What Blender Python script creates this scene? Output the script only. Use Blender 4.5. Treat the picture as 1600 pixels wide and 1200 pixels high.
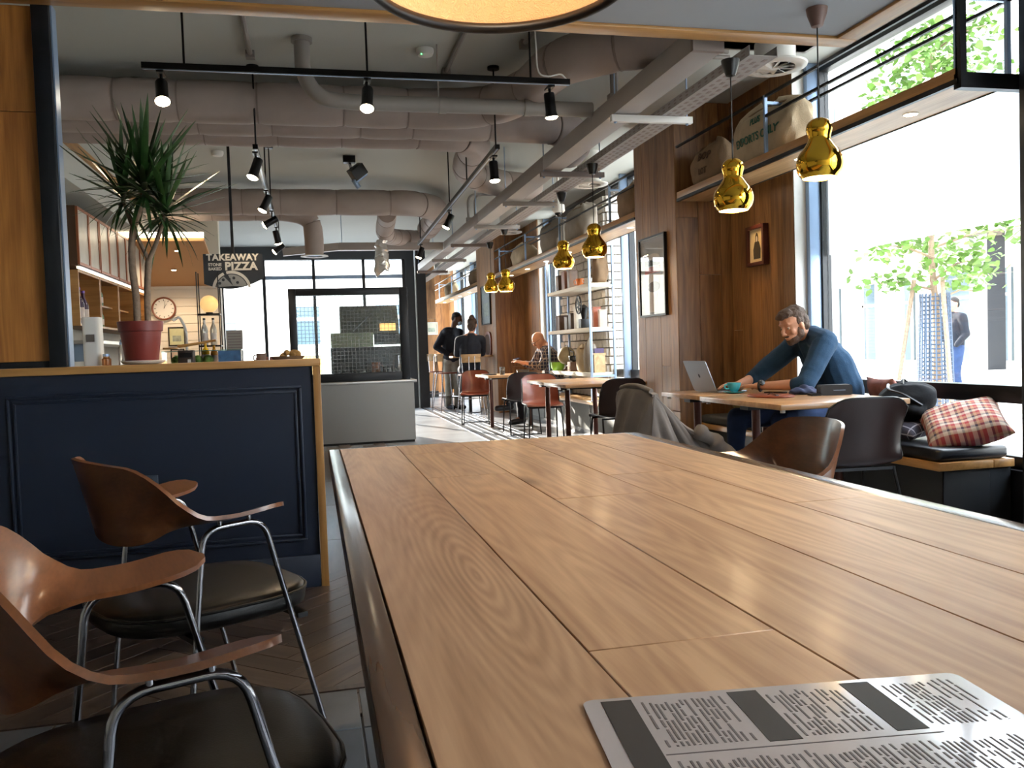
import bpy, bmesh, math, random
from mathutils import Vector, Matrix, Euler, noise
random.seed(7)
S = bpy.context.scene
COL = S.collection
PI = math.pi
for o in list(bpy.data.objects):
    bpy.data.objects.remove(o, do_unlink=True)

# ------------------------------------------------------------------ camera
CAMZ = 1.10
yaw, pitch, roll, FPX = 0.22808924, -0.04051695, -0.03343427, 1339.287
fw = Vector((math.sin(yaw)*math.cos(pitch), math.cos(yaw)*math.cos(pitch), math.sin(pitch)))
rt = Vector((math.cos(yaw), -math.sin(yaw), 0))
up = rt.cross(fw)
rt2 = rt*math.cos(roll) + up*math.sin(roll)
up2 = -rt*math.sin(roll) + up*math.cos(roll)
cam = bpy.data.cameras.new('camera')
cam.sensor_width = 36.0
cam.lens = FPX/1600*36.0
cam.clip_start = 0.05
cam.clip_end = 400
camo = bpy.data.objects.new('camera', cam)
COL.objects.link(camo)
M3 = Matrix((rt2, up2, -fw)).transposed()
camo.matrix_world = Matrix.Translation((0, 0, CAMZ)) @ M3.to_4x4()
S.camera = camo

# ------------------------------------------------------------------ world, sun, exposure
w = bpy.data.worlds.new('world')
S.world = w
w.use_nodes = True
nt = w.node_tree
nt.nodes.clear()
bg = nt.nodes.new('ShaderNodeBackground')
out = nt.nodes.new('ShaderNodeOutputWorld')
bg.inputs[0].default_value = (0.80, 0.90, 1.0, 1)
bg.inputs[1].default_value = 9.0
nt.links.new(bg.outputs[0], out.inputs[0])
sun = bpy.data.lights.new('sun', 'SUN')
sun.energy = 20
sun.angle = math.radians(0.7)
sun.color = (1.0, 0.92, 0.80)
suno = bpy.data.objects.new('sun', sun)
COL.objects.link(suno)
suno.rotation_euler = Vector((0.35, -1.0, -0.32)).to_track_quat('-Z', 'Y').to_euler()
suno.location = (-4, 22, 9)
vs = S.view_settings
vs.view_transform = 'Standard'
vs.look = 'None'
vs.gamma = 1
vs.use_curve_mapping = False
vs.exposure = 0.62
try:
    S.cycles.use_denoising = True
    S.cycles.max_bounces = 7
    S.cycles.diffuse_bounces = 4
    S.cycles.glossy_bounces = 3
    S.cycles.transmission_bounces = 4
    S.cycles.use_adaptive_sampling = True
    S.cycles.adaptive_threshold = 0.03
    S.cycles.adaptive_min_samples = 24
    S.cycles.transparent_max_bounces = 16
    S.cycles.sample_clamp_indirect = 6.0
    S.cycles.caustics_reflective = False
    S.cycles.caustics_refractive = False
except Exception:
    pass

# ------------------------------------------------------------------ mesh helpers
def V(*a):
    return Vector(a)

def frame(d):
    d = Vector(d).normalized()
    a = Vector((0, 0, 1)) if abs(d.z) < 0.9 else Vector((1, 0, 0))
    x = a.cross(d).normalized()
    return x, d.cross(x), d

class MB:
    def __init__(s):
        s.v = []
        s.f = []
    def add(s, vs, fs):
        n = len(s.v)
        s.v += [tuple(q) for q in vs]
        s.f += [tuple(i+n for i in q) for q in fs]
        return s
    def box(s, x0, x1, y0, y1, z0, z1):
        p = [(x, y, z) for z in (z0, z1) for y in (y0, y1) for x in (x0, x1)]
        return s.add(p, [(0, 2, 3, 1), (4, 5, 7, 6), (0, 1, 5, 4), (2, 6, 7, 3), (0, 4, 6, 2), (1, 3, 7, 5)])
    def obox(s, c, sz, rot=(0, 0, 0)):
        R = rot if isinstance(rot, Matrix) else Euler(rot).to_matrix()
        c = Vector(c)
        p = [c + R @ Vector((x*sz[0]/2, y*sz[1]/2, z*sz[2]/2)) for z in (-1, 1) for y in (-1, 1) for x in (-1, 1)]
        return s.add(p, [(0, 2, 3, 1), (4, 5, 7, 6), (0, 1, 5, 4), (2, 6, 7, 3), (0, 4, 6, 2), (1, 3, 7, 5)])
    def bar(s, p0, p1, a, b=None, upv=(0, 0, 1)):
        p0, p1 = Vector(p0), Vector(p1)
        d = (p1-p0)
        L = d.length
        d = d/L
        u = Vector(upv)
        if abs(u.dot(d)) > .95:
            u = Vector((1, 0, 0))
        x = u.cross(d).normalized()
        y = d.cross(x)
        R = Matrix((x, y, d)).transposed()
        return s.obox((p0+p1)/2, (a, b or a, L), R)
    def cyl(s, p0, p1, r0, r1=None, seg=12, cap=True):
        r1 = r0 if r1 is None else r1
        p0, p1 = Vector(p0), Vector(p1)
        x, y, d = frame(p1-p0)
        vs = []
        for p, r in ((p0, r0), (p1, r1)):
            for i in range(seg):
                t = 2*PI*i/seg
                vs.append(p + x*math.cos(t)*r + y*math.sin(t)*r)
        fs = [(i, (i+1) % seg, seg+(i+1) % seg, seg+i) for i in range(seg)]
        if cap:
            fs += [tuple(range(seg-1, -1, -1)), tuple(range(seg, 2*seg))]
        return s.add(vs, fs)
    def rings(s, rs, closed=True, cap=True, loop=False):
        n = len(rs[0])
        vs = [q for r in rs for q in r]
        fs = []
        m = len(rs)
        for j in range(m if loop else m-1):
            k = (j+1) % m
            for i in range(n if closed else n-1):
                i2 = (i+1) % n
                fs.append((j*n+i, j*n+i2, k*n+i2, k*n+i))
        if cap and closed and not loop:
            fs += [tuple(range(n-1, -1, -1)), tuple(range((m-1)*n, m*n))]
        return s.add(vs, fs)
    def tube(s, pts, r, seg=10, cap=True, loop=False):
        pts = [Vector(p) for p in pts]
        n = len(pts)
        rr = r if isinstance(r, (list, tuple)) else [r]*n
        rs = []
        x = None
        for i, p in enumerate(pts):
            if loop:
                d = (pts[(i+1) % n]-pts[i-1]).normalized()
            else:
                d = (pts[min(i+1, n-1)]-pts[max(i-1, 0)]).normalized()
            if x is None:
                x, y, _ = frame(d)
            else:
                x = (x - d*x.dot(d)).normalized()
                y = d.cross(x)
            rs.append([p + (x*math.cos(2*PI*k/seg) + y*math.sin(2*PI*k/seg))*rr[i] for k in range(seg)])
        return s.rings(rs, cap=cap, loop=loop)
    def lathe(s, prof, c=(0, 0, 0), seg=24, R=None, cap=True):
        c = Vector(c)
        rs = []
        for r, z in prof:
            ring = [Vector((max(r, 1e-5)*math.cos(2*PI*k/seg), max(r, 1e-5)*math.sin(2*PI*k/seg), z)) for k in range(seg)]
            if R is not None:
                ring = [R @ q for q in ring]
            rs.append([c+q for q in ring])
        return s.rings(rs, cap=cap)
    def ball(s, c, r, rot=None, seg=16, st=10):
        r = (r, r, r) if not isinstance(r, (tuple, list)) else r
        R = Euler(rot).to_matrix() if rot is not None and not isinstance(rot, Matrix) else (rot or Matrix.Identity(3))
        c = Vector(c)
        rs = []
        for j in range(st+1):
            t = PI*j/st
            q = max(math.sin(t), 1e-4)
            rs.append([c + R @ Vector((r[0]*q*math.cos(2*PI*k/seg), r[1]*q*math.sin(2*PI*k/seg), -r[2]*math.cos(t))) for k in range(seg)])
        return s.rings(rs)
    def cap(s, p0, p1, r0, r1, seg=14):
        p0, p1 = Vector(p0), Vector(p1)
        x, y, d = frame(p1-p0)
        rs = []
        for k in range(5):
            t = -PI/2 + k*PI/8
            rs.append((p0 + d*r0*math.sin(t), max(r0*math.cos(t), 1e-4)))
        for k in range(5):
            t = k*PI/8
            rs.append((p1 + d*r1*math.sin(t), max(r1*math.cos(t), 1e-4)))
        return s.rings([[p + (x*math.cos(2*PI*i/seg)+y*math.sin(2*PI*i/seg))*q for i in range(seg)] for p, q in rs])
    def prism(s, poly, o, ax, ay, az):
        o, ax, ay, az = Vector(o), Vector(ax), Vector(ay), Vector(az)
        a = [o + ax*x + ay*y for x, y in poly]
        b = [q + az for q in a]
        n = len(poly)
        return s.add(a+b, [tuple(range(n-1, -1, -1)), tuple(range(n, 2*n))] + [(i, (i+1) % n, n+(i+1) % n, n+i) for i in range(n)])
    def sheet(s, grid, th, nrm=None):
        """grid of points -> solid sheet with thickness th"""
        m, n = len(grid), len(grid[0])
        P = [[Vector(q) for q in r] for r in grid]
        N = []
        for j in range(m):
            row = []
            for i in range(n):
                a = P[j][min(i+1, n-1)]-P[j][max(i-1, 0)]
                b = P[min(j+1, m-1)][i]-P[max(j-1, 0)][i]
                c = a.cross(b)
                row.append(c.normalized() if c.length > 1e-9 else Vector((0, 0, 1)))
            N.append(row)
        A = [P[j][i]+N[j][i]*th/2 for j in range(m) for i in range(n)]
        B = [P[j][i]-N[j][i]*th/2 for j in range(m) for i in range(n)]
        k = m*n
        fs = []
        for j in range(m-1):
            for i in range(n-1):
                a, b, c, d = j*n+i, j*n+i+1, (j+1)*n+i+1, (j+1)*n+i
                fs += [(a, b, c, d), (k+d, k+c, k+b, k+a)]
        bd = [i for i in range(n)] + [j*n+n-1 for j in range(1, m)] + [(m-1)*n+i for i in range(n-2, -1, -1)] + [j*n for j in range(m-2, 0, -1)]
        for q in range(len(bd)):
            a, b = bd[q], bd[(q+1) % len(bd)]
            fs.append((b, a, k+a, k+b))
        return s.add(A+B, fs)
    def mesh(s, name='m', bevel=0, bseg=2, ang=38, smooth=True):
        me = bpy.data.meshes.new(name)
        me.from_pydata(s.v, [], s.f)
        bm = bmesh.new()
        bm.from_mesh(me)
        bmesh.ops.recalc_face_normals(bm, faces=bm.faces)
        if bevel:
            es = [e for e in bm.edges if len(e.link_faces) == 2 and e.calc_face_angle(0) > 0.5]
            bmesh.ops.bevel(bm, geom=es, offset=bevel, segments=bseg, affect='EDGES', profile=0.5, clamp_overlap=True)
        bm.to_mesh(me)
        bm.free()
        if smooth:
            me.polygons.foreach_set('use_smooth', [True]*len(me.polygons))
            me.set_sharp_from_angle(angle=math.radians(ang))
        return me
    def build(s, name, mat, parent=None, bevel=0, bseg=2, ang=38, loc=None, rz=0, smooth=True):
        me = s.mesh(name, bevel, bseg, ang, smooth)
        return link(name, me, mat, parent, loc, rz)

def link(name, me, mat, parent=None, loc=None, rz=0, rot=None):
    if mat is not None and not me.materials:
        me.materials.append(mat)
    o = bpy.data.objects.new(name, me)
    COL.objects.link(o)
    o.parent = parent
    if loc is not None:
        o.location = loc
    if rot is not None:
        o.rotation_euler = rot
    elif rz:
        o.rotation_euler = (0, 0, rz)
    return o

def thing(name, label, cat, loc=(0, 0, 0), rz=0, group=None):
    o = bpy.data.objects.new(name, None)
    COL.objects.link(o)
    o.empty_display_size = .1
    o.location = loc
    o.rotation_euler = (0, 0, rz)
    return tag(o, label, cat, group)

def tag(o, label, cat, group=None, kind=None):
    o['label'] = label
    o['category'] = cat
    if group:
        o['group'] = group
    if kind:
        o['kind'] = kind
    return o

def struct(o, label=None):
    o['kind'] = 'structure'
    if label:
        o['label'] = label
    return o

def sroot(name, label=None):
    o = bpy.data.objects.new(name, None)
    COL.objects.link(o)
    return struct(o, label)

def dup(root, loc, rz=0, label=None, cat=None):
    def cp(o, par):
        c = o.copy()
        COL.objects.link(c)
        c.parent = par
        for ch in list(o.children):
            cp(ch, c)
        return c
    r = cp(root, None)
    r.location = loc
    r.rotation_euler = (0, 0, rz)
    if label:
        r['label'] = label
    return r

def rounded(w, h, r, n=5):
    pts = []
    for cx, cy, a0 in ((w/2-r, h/2-r, 0), (-w/2+r, h/2-r, 90), (-w/2+r, -h/2+r, 180), (w/2-r, -h/2+r, 270)):
        for k in range(n+1):
            a = math.radians(a0+90*k/n)
            pts.append((cx+r*math.cos(a), cy+r*math.sin(a)))
    return pts

def arcpath(pts, r, n=6):
    """polyline with rounded corners"""
    pts = [Vector(p) for p in pts]
    o = [pts[0]]
    for i in range(1, len(pts)-1):
        a, b, c = pts[i-1], pts[i], pts[i+1]
        d0, d1 = (a-b), (c-b)
        q = min(r, d0.length*.49, d1.length*.49)
        p0, p1 = b+d0.normalized()*q, b+d1.normalized()*q
        for k in range(n+1):
            t = k/n
            o.append(p0*(1-t)**2 + b*2*t*(1-t) + p1*t*t)
    o.append(pts[-1])
    return o

def catmull(pts, n=8):
    pts = [Vector(p) for p in pts]
    P = [pts[0]*2-pts[1]] + pts + [pts[-1]*2-pts[-2]]
    o = []
    for i in range(1, len(P)-2):
        for k in range(n):
            t = k/n
            a, b, c, d = P[i-1], P[i], P[i+1], P[i+2]
            o.append(.5*((2*b)+(c-a)*t+(2*a-5*b+4*c-d)*t*t+(-a+3*b-3*c+d)*t**3))
    o.append(pts[-1])
    return o

def sstep(a, b, x):
    t = max(0, min(1, (x-a)/(b-a)))
    return t*t*(3-2*t)

def text_mesh(body, size, extr=0.0008, bold=0.0, align='CENTER', sp=1.0):
    cu = bpy.data.curves.new('t', 'FONT')
    cu.body = body
    cu.size = size
    cu.extrude = extr
    cu.offset = bold
    cu.align_x = align
    cu.align_y = 'CENTER'
    cu.space_character = sp
    cu.resolution_u = 3
    o = bpy.data.objects.new('t', cu)
    COL.objects.link(o)
    dg = bpy.context.evaluated_depsgraph_get()
    me = bpy.data.meshes.new_from_object(o.evaluated_get(dg))
    bpy.data.objects.remove(o, do_unlink=True)
    bpy.data.curves.remove(cu)
    return me

def blob(mb, voxel=.012, smooth=6, name='blob', deform=None):
    """one continuous surface out of overlapping solids"""
    me = mb.mesh(name)
    o = bpy.data.objects.new(name, me)
    COL.objects.link(o)
    m = o.modifiers.new('r', 'REMESH')
    m.mode = 'VOXEL'
    m.voxel_size = voxel
    if smooth:
        k = o.modifiers.new('s', 'SMOOTH')
        k.factor = .5
        k.iterations = smooth
    dg = bpy.context.evaluated_depsgraph_get()
    r = bpy.data.meshes.new_from_object(o.evaluated_get(dg))
    bpy.data.objects.remove(o, do_unlink=True)
    bpy.data.meshes.remove(me)
    r.polygons.foreach_set('use_smooth', [True]*len(r.polygons))
    if deform:
        for q in r.vertices:
            q.co = deform(q.co)
    return r

# ------------------------------------------------------------------ materials
def new_mat(name):
    m = bpy.data.materials.new(name)
    m.use_nodes = True
    b = m.node_tree.nodes['Principled BSDF']
    return m, m.node_tree, b

def srgb(h):
    h = h.lstrip('#')
    c = [int(h[i:i+2], 16)/255 for i in (0, 2, 4)]
    return tuple((q/12.92 if q <= .04045 else ((q+.055)/1.055)**2.4) for q in c) + (1,)

def mat(name, col, rough=.5, metal=0, coat=0, bump=0, bscale=60, var=0, vscale=6, spec=None, emit=None, estr=0, trans=0, ior=None, alpha=1):
    m, t, b = new_mat(name)
    c = srgb(col) if isinstance(col, str) else tuple(col)+(1,)*(4-len(col))
    b.inputs['Base Color'].default_value = c
    b.inputs['Roughness'].default_value = rough
    b.inputs['Metallic'].default_value = metal
    if coat:
        b.inputs['Coat Weight'].default_value = coat
        b.inputs['Coat Roughness'].default_value = .12
    if spec is not None:
        b.inputs['Specular IOR Level'].default_value = spec
    if trans:
        b.inputs['Transmission Weight'].default_value = trans
    if ior:
        b.inputs['IOR'].default_value = ior
    if emit is not None:
        b.inputs['Emission Color'].default_value = srgb(emit) if isinstance(emit, str) else tuple(emit)+(1,)
        b.inputs['Emission Strength'].default_value = estr
    if var or bump:
        tc = t.nodes.new('ShaderNodeTexCoord')
    if var:
        n = t.nodes.new('ShaderNodeTexNoise')
        n.inputs['Scale'].default_value = vscale
        n.inputs['Detail'].default_value = 5
        t.links.new(tc.outputs['Object'], n.inputs['Vector'])
        r = t.nodes.new('ShaderNodeValToRGB')
        r.color_ramp.elements[0].position = .3
        r.color_ramp.elements[1].position = .7
        r.color_ramp.elements[0].color = tuple(max(0, q*(1-var)) for q in c[:3])+(1,)
        r.color_ramp.elements[1].color = tuple(min(1, q*(1+var)) for q in c[:3])+(1,)
        t.links.new(n.outputs['Fac'], r.inputs['Fac'])
        t.links.new(r.outputs['Color'], b.inputs['Base Color'])
    if bump:
        n2 = t.nodes.new('ShaderNodeTexNoise')
        n2.inputs['Scale'].default_value = bscale
        n2.inputs['Detail'].default_value = 3
        t.links.new(tc.outputs['Object'], n2.inputs['Vector'])
        bp = t.nodes.new('ShaderNodeBump')
        bp.inputs['Strength'].default_value = bump
        bp.inputs['Distance'].default_value = .01
        t.links.new(n2.outputs['Fac'], bp.inputs['Height'])
        t.links.new(bp.outputs['Normal'], b.inputs['Normal'])
    return m

def wood(name, dark, light, axis='Z', rough=.45, coat=0, scale=1.0, var=.18, rings=.5, knots=True, bump=0, cath=None, spec=None):
    """planks: grain along the given local axis, every object its own cut and tone"""
    m, t, b = new_mat(name)
    L = t.links.new
    N = t.nodes.new
    tc = N('ShaderNodeTexCoord')
    oi = N('ShaderNodeObjectInfo')
    off = N('ShaderNodeVectorMath'); off.operation = 'SCALE'
    comb = N('ShaderNodeCombineXYZ')
    mul = N('ShaderNodeMath'); mul.operation = 'MULTIPLY'; mul.inputs[1].default_value = 7.31
    fr = N('ShaderNodeMath'); fr.operation = 'FRACT'
    L(oi.outputs['Random'], mul.inputs[0]); L(mul.outputs[0], fr.inputs[0])
    L(oi.outputs['Random'], comb.inputs[0]); L(fr.outputs[0], comb.inputs[1]); L(oi.outputs['Random'], comb.inputs[2])
    off.inputs[3].default_value = 9.0
    L(comb.outputs[0], off.inputs[0])
    ad = N('ShaderNodeVectorMath'); ad.operation = 'ADD'
    L(tc.outputs['Object'], ad.inputs[0]); L(off.outputs[0], ad.inputs[1])
    mp = N('ShaderNodeMapping')
    k = {'X': (1.0, 11, 11), 'Y': (11, 1.0, 11), 'Z': (11, 11, 1.0)}[axis]
    mp.inputs['Scale'].default_value = tuple(q*scale for q in k)
    L(ad.outputs[0], mp.inputs['Vector'])
    n1 = N('ShaderNodeTexNoise'); n1.inputs['Scale'].default_value = 1.2; n1.inputs['Detail'].default_value = 4; n1.inputs['Distortion'].default_value = .6
    L(mp.outputs[0], n1.inputs['Vector'])
    # annual rings out of a slow field
    n0 = N('ShaderNodeTexNoise'); n0.inputs['Scale'].default_value = .35; n0.inputs['Detail'].default_value = 1.5
    L(mp.outputs[0], n0.inputs['Vector'])
    rm = N('ShaderNodeMath'); rm.operation = 'MULTIPLY'; rm.inputs[1].default_value = 110
    L(n0.outputs['Fac'], rm.inputs[0])
    sn = N('ShaderNodeMath'); sn.operation = 'SINE'
    L(rm.outputs[0], sn.inputs[0])
    # fine pores
    mp2 = N('ShaderNodeMapping')
    k2 = {'X': (6, 160, 160), 'Y': (160, 6, 160), 'Z': (160, 160, 6)}[axis]
    mp2.inputs['Scale'].default_value = k2
    L(ad.outputs[0], mp2.inputs['Vector'])
    n2 = N('ShaderNodeTexNoise'); n2.inputs['Scale'].default_value = 1.0; n2.inputs['Detail'].default_value = 2
    L(mp2.outputs[0], n2.inputs['Vector'])
    a1 = N('ShaderNodeMath'); a1.operation = 'MULTIPLY_ADD'; a1.inputs[1].default_value = .10*rings
    L(sn.outputs[0], a1.inputs[0]); L(n1.outputs['Fac'], a1.inputs[2])
    a2 = N('ShaderNodeMath'); a2.operation = 'MULTIPLY_ADD'; a2.inputs[1].default_value = .30
    L(n2.outputs['Fac'], a2.inputs[0]); L(a1.outputs[0], a2.inputs[2])
    fld = a2.outputs[0]
    if cath:      # one flame figure: stretched rings round a heart
        mc = N('ShaderNodeMapping')
        mc.inputs['Location'].default_value = (-cath[0]/.030, -cath[1]/.24, 0)
        mc.inputs['Scale'].default_value = (1/.030, 1/.24, 0)
        L(tc.outputs['Object'], mc.inputs['Vector'])
        ln = N('ShaderNodeVectorMath'); ln.operation = 'LENGTH'
        L(mc.outputs[0], ln.inputs[0])
        wob = N('ShaderNodeMath'); wob.operation = 'MULTIPLY_ADD'; wob.inputs[1].default_value = 2.4
        L(n0.outputs['Fac'], wob.inputs[0]); L(ln.outputs['Value'], wob.inputs[2])
        fm = N('ShaderNodeMath'); fm.operation = 'MULTIPLY'; fm.inputs[1].default_value = 17
        L(wob.outputs[0], fm.inputs[0])
        sc_ = N('ShaderNodeMath'); sc_.operation = 'SINE'; L(fm.outputs[0], sc_.inputs[0])
        fade = N('ShaderNodeMapRange'); fade.inputs['From Min'].default_value = .3; fade.inputs['From Max'].default_value = 4.5
        fade.inputs['To Min'].default_value = -.16; fade.inputs['To Max'].default_value = 0
        L(ln.outputs['Value'], fade.inputs['Value'])
        ml = N('ShaderNodeMath'); ml.operation = 'MULTIPLY_ADD'
        L(sc_.outputs[0], ml.inputs[0]); L(fade.outputs[0], ml.inputs[1]); L(fld, ml.inputs[2])
        fld = ml.outputs[0]
    cr = N('ShaderNodeValToRGB')
    cr.color_ramp.elements[0].position = .38
    cr.color_ramp.elements[1].position = .88
    cr.color_ramp.elements[0].color = srgb(dark)
    cr.color_ramp.elements[1].color = srgb(light)
    L(fld, cr.inputs['Fac'])
    if spec is not None:
        b.inputs['Specular IOR Level'].default_value = spec
    hs = N('ShaderNodeHueSaturation')
    mr = N('ShaderNodeMapRange')
    mr.inputs['To Min'].default_value = 1-var
    mr.inputs['To Max'].default_value = 1+var
    L(fr.outputs[0], mr.inputs['Value'])
    L(mr.outputs[0], hs.inputs['Value'])
    src = cr.outputs['Color']
    if knots:
        vo = N('ShaderNodeTexVoronoi'); vo.inputs['Scale'].default_value = 1.0
        mp3 = N('ShaderNodeMapping')
        mp3.inputs['Scale'].default_value = {'X': (1.1, 3.2, 3.2), 'Y': (3.2, 1.1, 3.2), 'Z': (3.2, 3.2, 1.1)}[axis]
        L(ad.outputs[0], mp3.inputs['Vector']); L(mp3.outputs[0], vo.inputs['Vector'])
        kr = N('ShaderNodeValToRGB')
        kr.color_ramp.elements[0].position = .02
        kr.color_ramp.elements[1].position = .13
        kr.color_ramp.elements[0].color = (.28, .22, .18, 1)
        kr.color_ramp.elements[1].color = (1, 1, 1, 1)
        L(vo.outputs['Distance'], kr.inputs['Fac'])
        mx = N('ShaderNodeMix'); mx.data_type = 'RGBA'; mx.blend_type = 'MULTIPLY'; mx.inputs[0].default_value = .8
        L(src, mx.inputs[6]); L(kr.outputs['Color'], mx.inputs[7])
        src = mx.outputs[2]
    L(src, hs.inputs['Color'])
    L(hs.outputs['Color'], b.inputs['Base Color'])
    b.inputs['Roughness'].default_value = rough
    if coat:
        b.inputs['Coat Weight'].default_value = coat
        b.inputs['Coat Roughness'].default_value = .15
    if bump:
        bp = N('ShaderNodeBump'); bp.inputs['Strength'].default_value = bump; bp.inputs['Distance'].default_value = .004
        L(a2.outputs[0], bp.inputs['Height']); L(bp.outputs['Normal'], b.inputs['Normal'])
    return m

def glass(name, tint=(1, 1, 1), refl=.09, rough=0.0):
    m, t, b = new_mat(name)
    t.nodes.remove(b)
    o = [n for n in t.nodes if n.type == 'OUTPUT_MATERIAL'][0]
    tr = t.nodes.new('ShaderNodeBsdfTransparent'); tr.inputs[0].default_value = tuple(tint)+(1,)
    gl = t.nodes.new('ShaderNodeBsdfGlossy'); gl.inputs['Roughness'].default_value = rough
    lw0 = t.nodes.new('ShaderNodeLayerWeight'); lw0.inputs['Blend'].default_value = .5
    pw = t.nodes.new('ShaderNodeMath'); pw.operation = 'POWER'; pw.inputs[1].default_value = 4.0
    lw = t.nodes.new('ShaderNodeMath'); lw.operation = 'MULTIPLY_ADD'; lw.inputs[1].default_value = .45; lw.inputs[2].default_value = .03
    t.links.new(lw0.outputs['Facing'], pw.inputs[0]); t.links.new(pw.outputs[0], lw.inputs[0])
    mx = t.nodes.new('ShaderNodeMixShader')
    t.links.new(lw.outputs[0], mx.inputs[0]); t.links.new(tr.outputs[0], mx.inputs[1]); t.links.new(gl.outputs[0], mx.inputs[2])
    t.links.new(mx.outputs[0], o.inputs[0])
    return m

M = {}
M['oak_table'] = wood('oak_table', '#ab7f5b', '#d0a47a', 'Y', rough=.47, coat=.05, scale=1.6, var=.06, rings=.9, bump=.06, spec=.38)
M['oak_flame'] = wood('oak_flame', '#a17856', '#c79c76', 'Y', rough=.47, coat=.05, scale=1.6, var=.02, rings=.5, bump=.06, spec=.38, cath=(.045, -.45))
M['oak_edge'] = wood('oak_edge', '#3a291d', '#5e4533', 'Y', rough=.26, coat=.5, scale=.9, var=.05, rings=.3, knots=False)
M['wall_oak_warm'] = wood('wall_oak_warm', '#95592a', '#cf8c44', 'Z', rough=.42, scale=1.1, var=.2, rings=.6)  # warm lamp light on the left boards is put into these tones
M['wall_oak'] = wood('wall_oak', '#6a4424', '#a17345', 'Z', rough=.45, scale=1.3, var=.2, rings=.6)
M['trim_oak'] = wood('trim_oak', '#8d6233', '#bd8d52', 'X', rough=.4, scale=1, var=.05, rings=.3, knots=False)
M['trim_oak_y'] = wood('trim_oak_y', '#8d6233', '#bd8d52', 'Y', rough=.4, scale=1, var=.05, rings=.3, knots=False)
M['shelf_oak'] = wood('shelf_oak', '#a07a50', '#d2ad7e', 'Y', rough=.4, scale=1, var=.06, rings=.3, knots=False)
M['cafe_top'] = wood('cafe_top', '#9a6f48', '#c8a076', 'X', rough=.3, coat=.3, scale=1, var=.08, rings=.4, knots=False)
M['ply'] = wood('ply', '#5e3720', '#8a5634', 'Y', rough=.28, coat=.4, scale=.8, var=.06, rings=.35, knots=False, bump=.02)
M['floor_oak'] = wood('floor_oak', '#2c221d', '#54443a', 'Y', rough=.42, coat=.1, scale=1.2, var=.3, rings=.3)
M['navy'] = mat('navy', '#1b2435', .42, var=.06, vscale=3)
M['dark_steel'] = mat('dark_steel', '#23262b', .38, metal=.3)
M['black_metal'] = mat('black_metal', '#141416', .38, metal=.4)
M['black'] = mat('black', '#0c0c0d', .4)
M['chrome'] = mat('chrome', '#9c9ca2', .14, metal=1)
M['alu'] = mat('alu', '#93a9c6', .34, metal=.45)  # grey aluminium with the blue sky reflection put into its colour
M['stainless'] = mat('stainless', '#a5a39f', .32, metal=1, bump=.01, bscale=200)
M['ceil'] = mat('ceil', '#bdbfb9', .8, var=.04, vscale=.6)
M['ceil_low'] = mat('ceil_low', '#96999c', .75, var=.03, vscale=.8)
M['duct'] = mat('duct', '#a3958e', .62, bump=.12, bscale=14, var=.06, vscale=5)
M['duct_seam'] = mat('duct_seam', '#8b7d77', .6)
M['pipe'] = mat('pipe', '#8f8984', .5, var=.04, vscale=3)
M['tray'] = mat('tray', '#a19a95', .5, metal=.1, var=.05, vscale=3)
M['white'] = mat('white', '#e6e4df', .5)
M['white_wall'] = mat('white_wall', '#e9e2d4', .7)
M['plaster'] = mat('plaster', '#d8d2c6', .8, var=.03)
M['dark_wall'] = mat('dark_wall', '#3a3f44', .6, var=.06, vscale=2)
M['soffit'] = mat('soffit', '#b98a5a', .6)
M['concrete'] = mat('concrete', '#8d9094', .26, var=.18, vscale=1.6, bump=.02, bscale=9)
M['slate'] = mat('slate', '#5a6068', .4, var=.2, vscale=5)
M['leather_black'] = mat('leather_black', '#181614', .38, bump=.05, bscale=220)
M['leather_brown'] = mat('leather_brown', '#7a3a26', .36, coat=.15, bump=.04, bscale=150, var=.14, vscale=8)
M['leather_dark'] = mat('leather_dark', '#22100d', .4, coat=.1, bump=.04, bscale=150, var=.14, vscale=8)
M['gold'] = mat('gold', '#f0bb3c', .07, metal=1)
M['lamp_white'] = mat('lamp_white', '#fff3dc', .6, emit=(1, .86, .62), estr=5.0)
M['bulb'] = mat('bulb', '#fff4e0', .5, emit=(1, .82, .55), estr=26)
M['downlight'] = mat('downlight', '#fff4e0', .5, emit=(1, .84, .6), estr=18)
M['glass'] = glass('glass')
M['cord'] = mat('cord', '#222222', .6)
M['burlap'] = mat('burlap', '#b5a184', .95, bump=.5, bscale=180, var=.14, vscale=7)
M['burlap_dark'] = mat('burlap_dark', '#8a7055', .95, bump=.5, bscale=180, var=.18, vscale=7)
M['burlap_grey'] = mat('burlap_grey', '#8d8377', .95, bump=.4, bscale=180, var=.12, vscale=7)
M['ink_green'] = mat('ink_green', '#2f5f50', .9)
M['ink_brown'] = mat('ink_brown', '#4d3524', .9)
M['paper'] = mat('paper', '#cfc4bd', .55)
M['ink'] = mat('ink', '#22201f', .6)
M['ink_grey'] = mat('ink_grey', '#6a605e', .7)
M['skin'] = mat('skin', '#c08a6c', .55, var=.07, vscale=14)
M['skin_dark'] = mat('skin_dark', '#5a3a2a', .55, var=.08, vscale=14)
M['sweater'] = mat('sweater', '#1b3a55', .95, bump=.2, bscale=160, var=.1, vscale=18)
M['jeans'] = mat('jeans', '#22365a', .9, bump=.15, bscale=200, var=.2, vscale=14)
M['hair_brown'] = mat('hair_brown', '#4a382c', .7, bump=.6, bscale=90, var=.25, vscale=30)
M['hair_dark'] = mat('hair_dark', '#1d1613', .7, bump=.5, bscale=90, var=.2, vscale=30)
M['navy_cloth'] = mat('navy_cloth', '#141823', .9, var=.12, vscale=10)
M['trouser_grey'] = mat('trouser_grey', '#8a8478', .9, var=.1, vscale=10)
M['trouser_dark'] = mat('trouser_dark', '#181c28', .9, var=.1, vscale=10)
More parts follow.
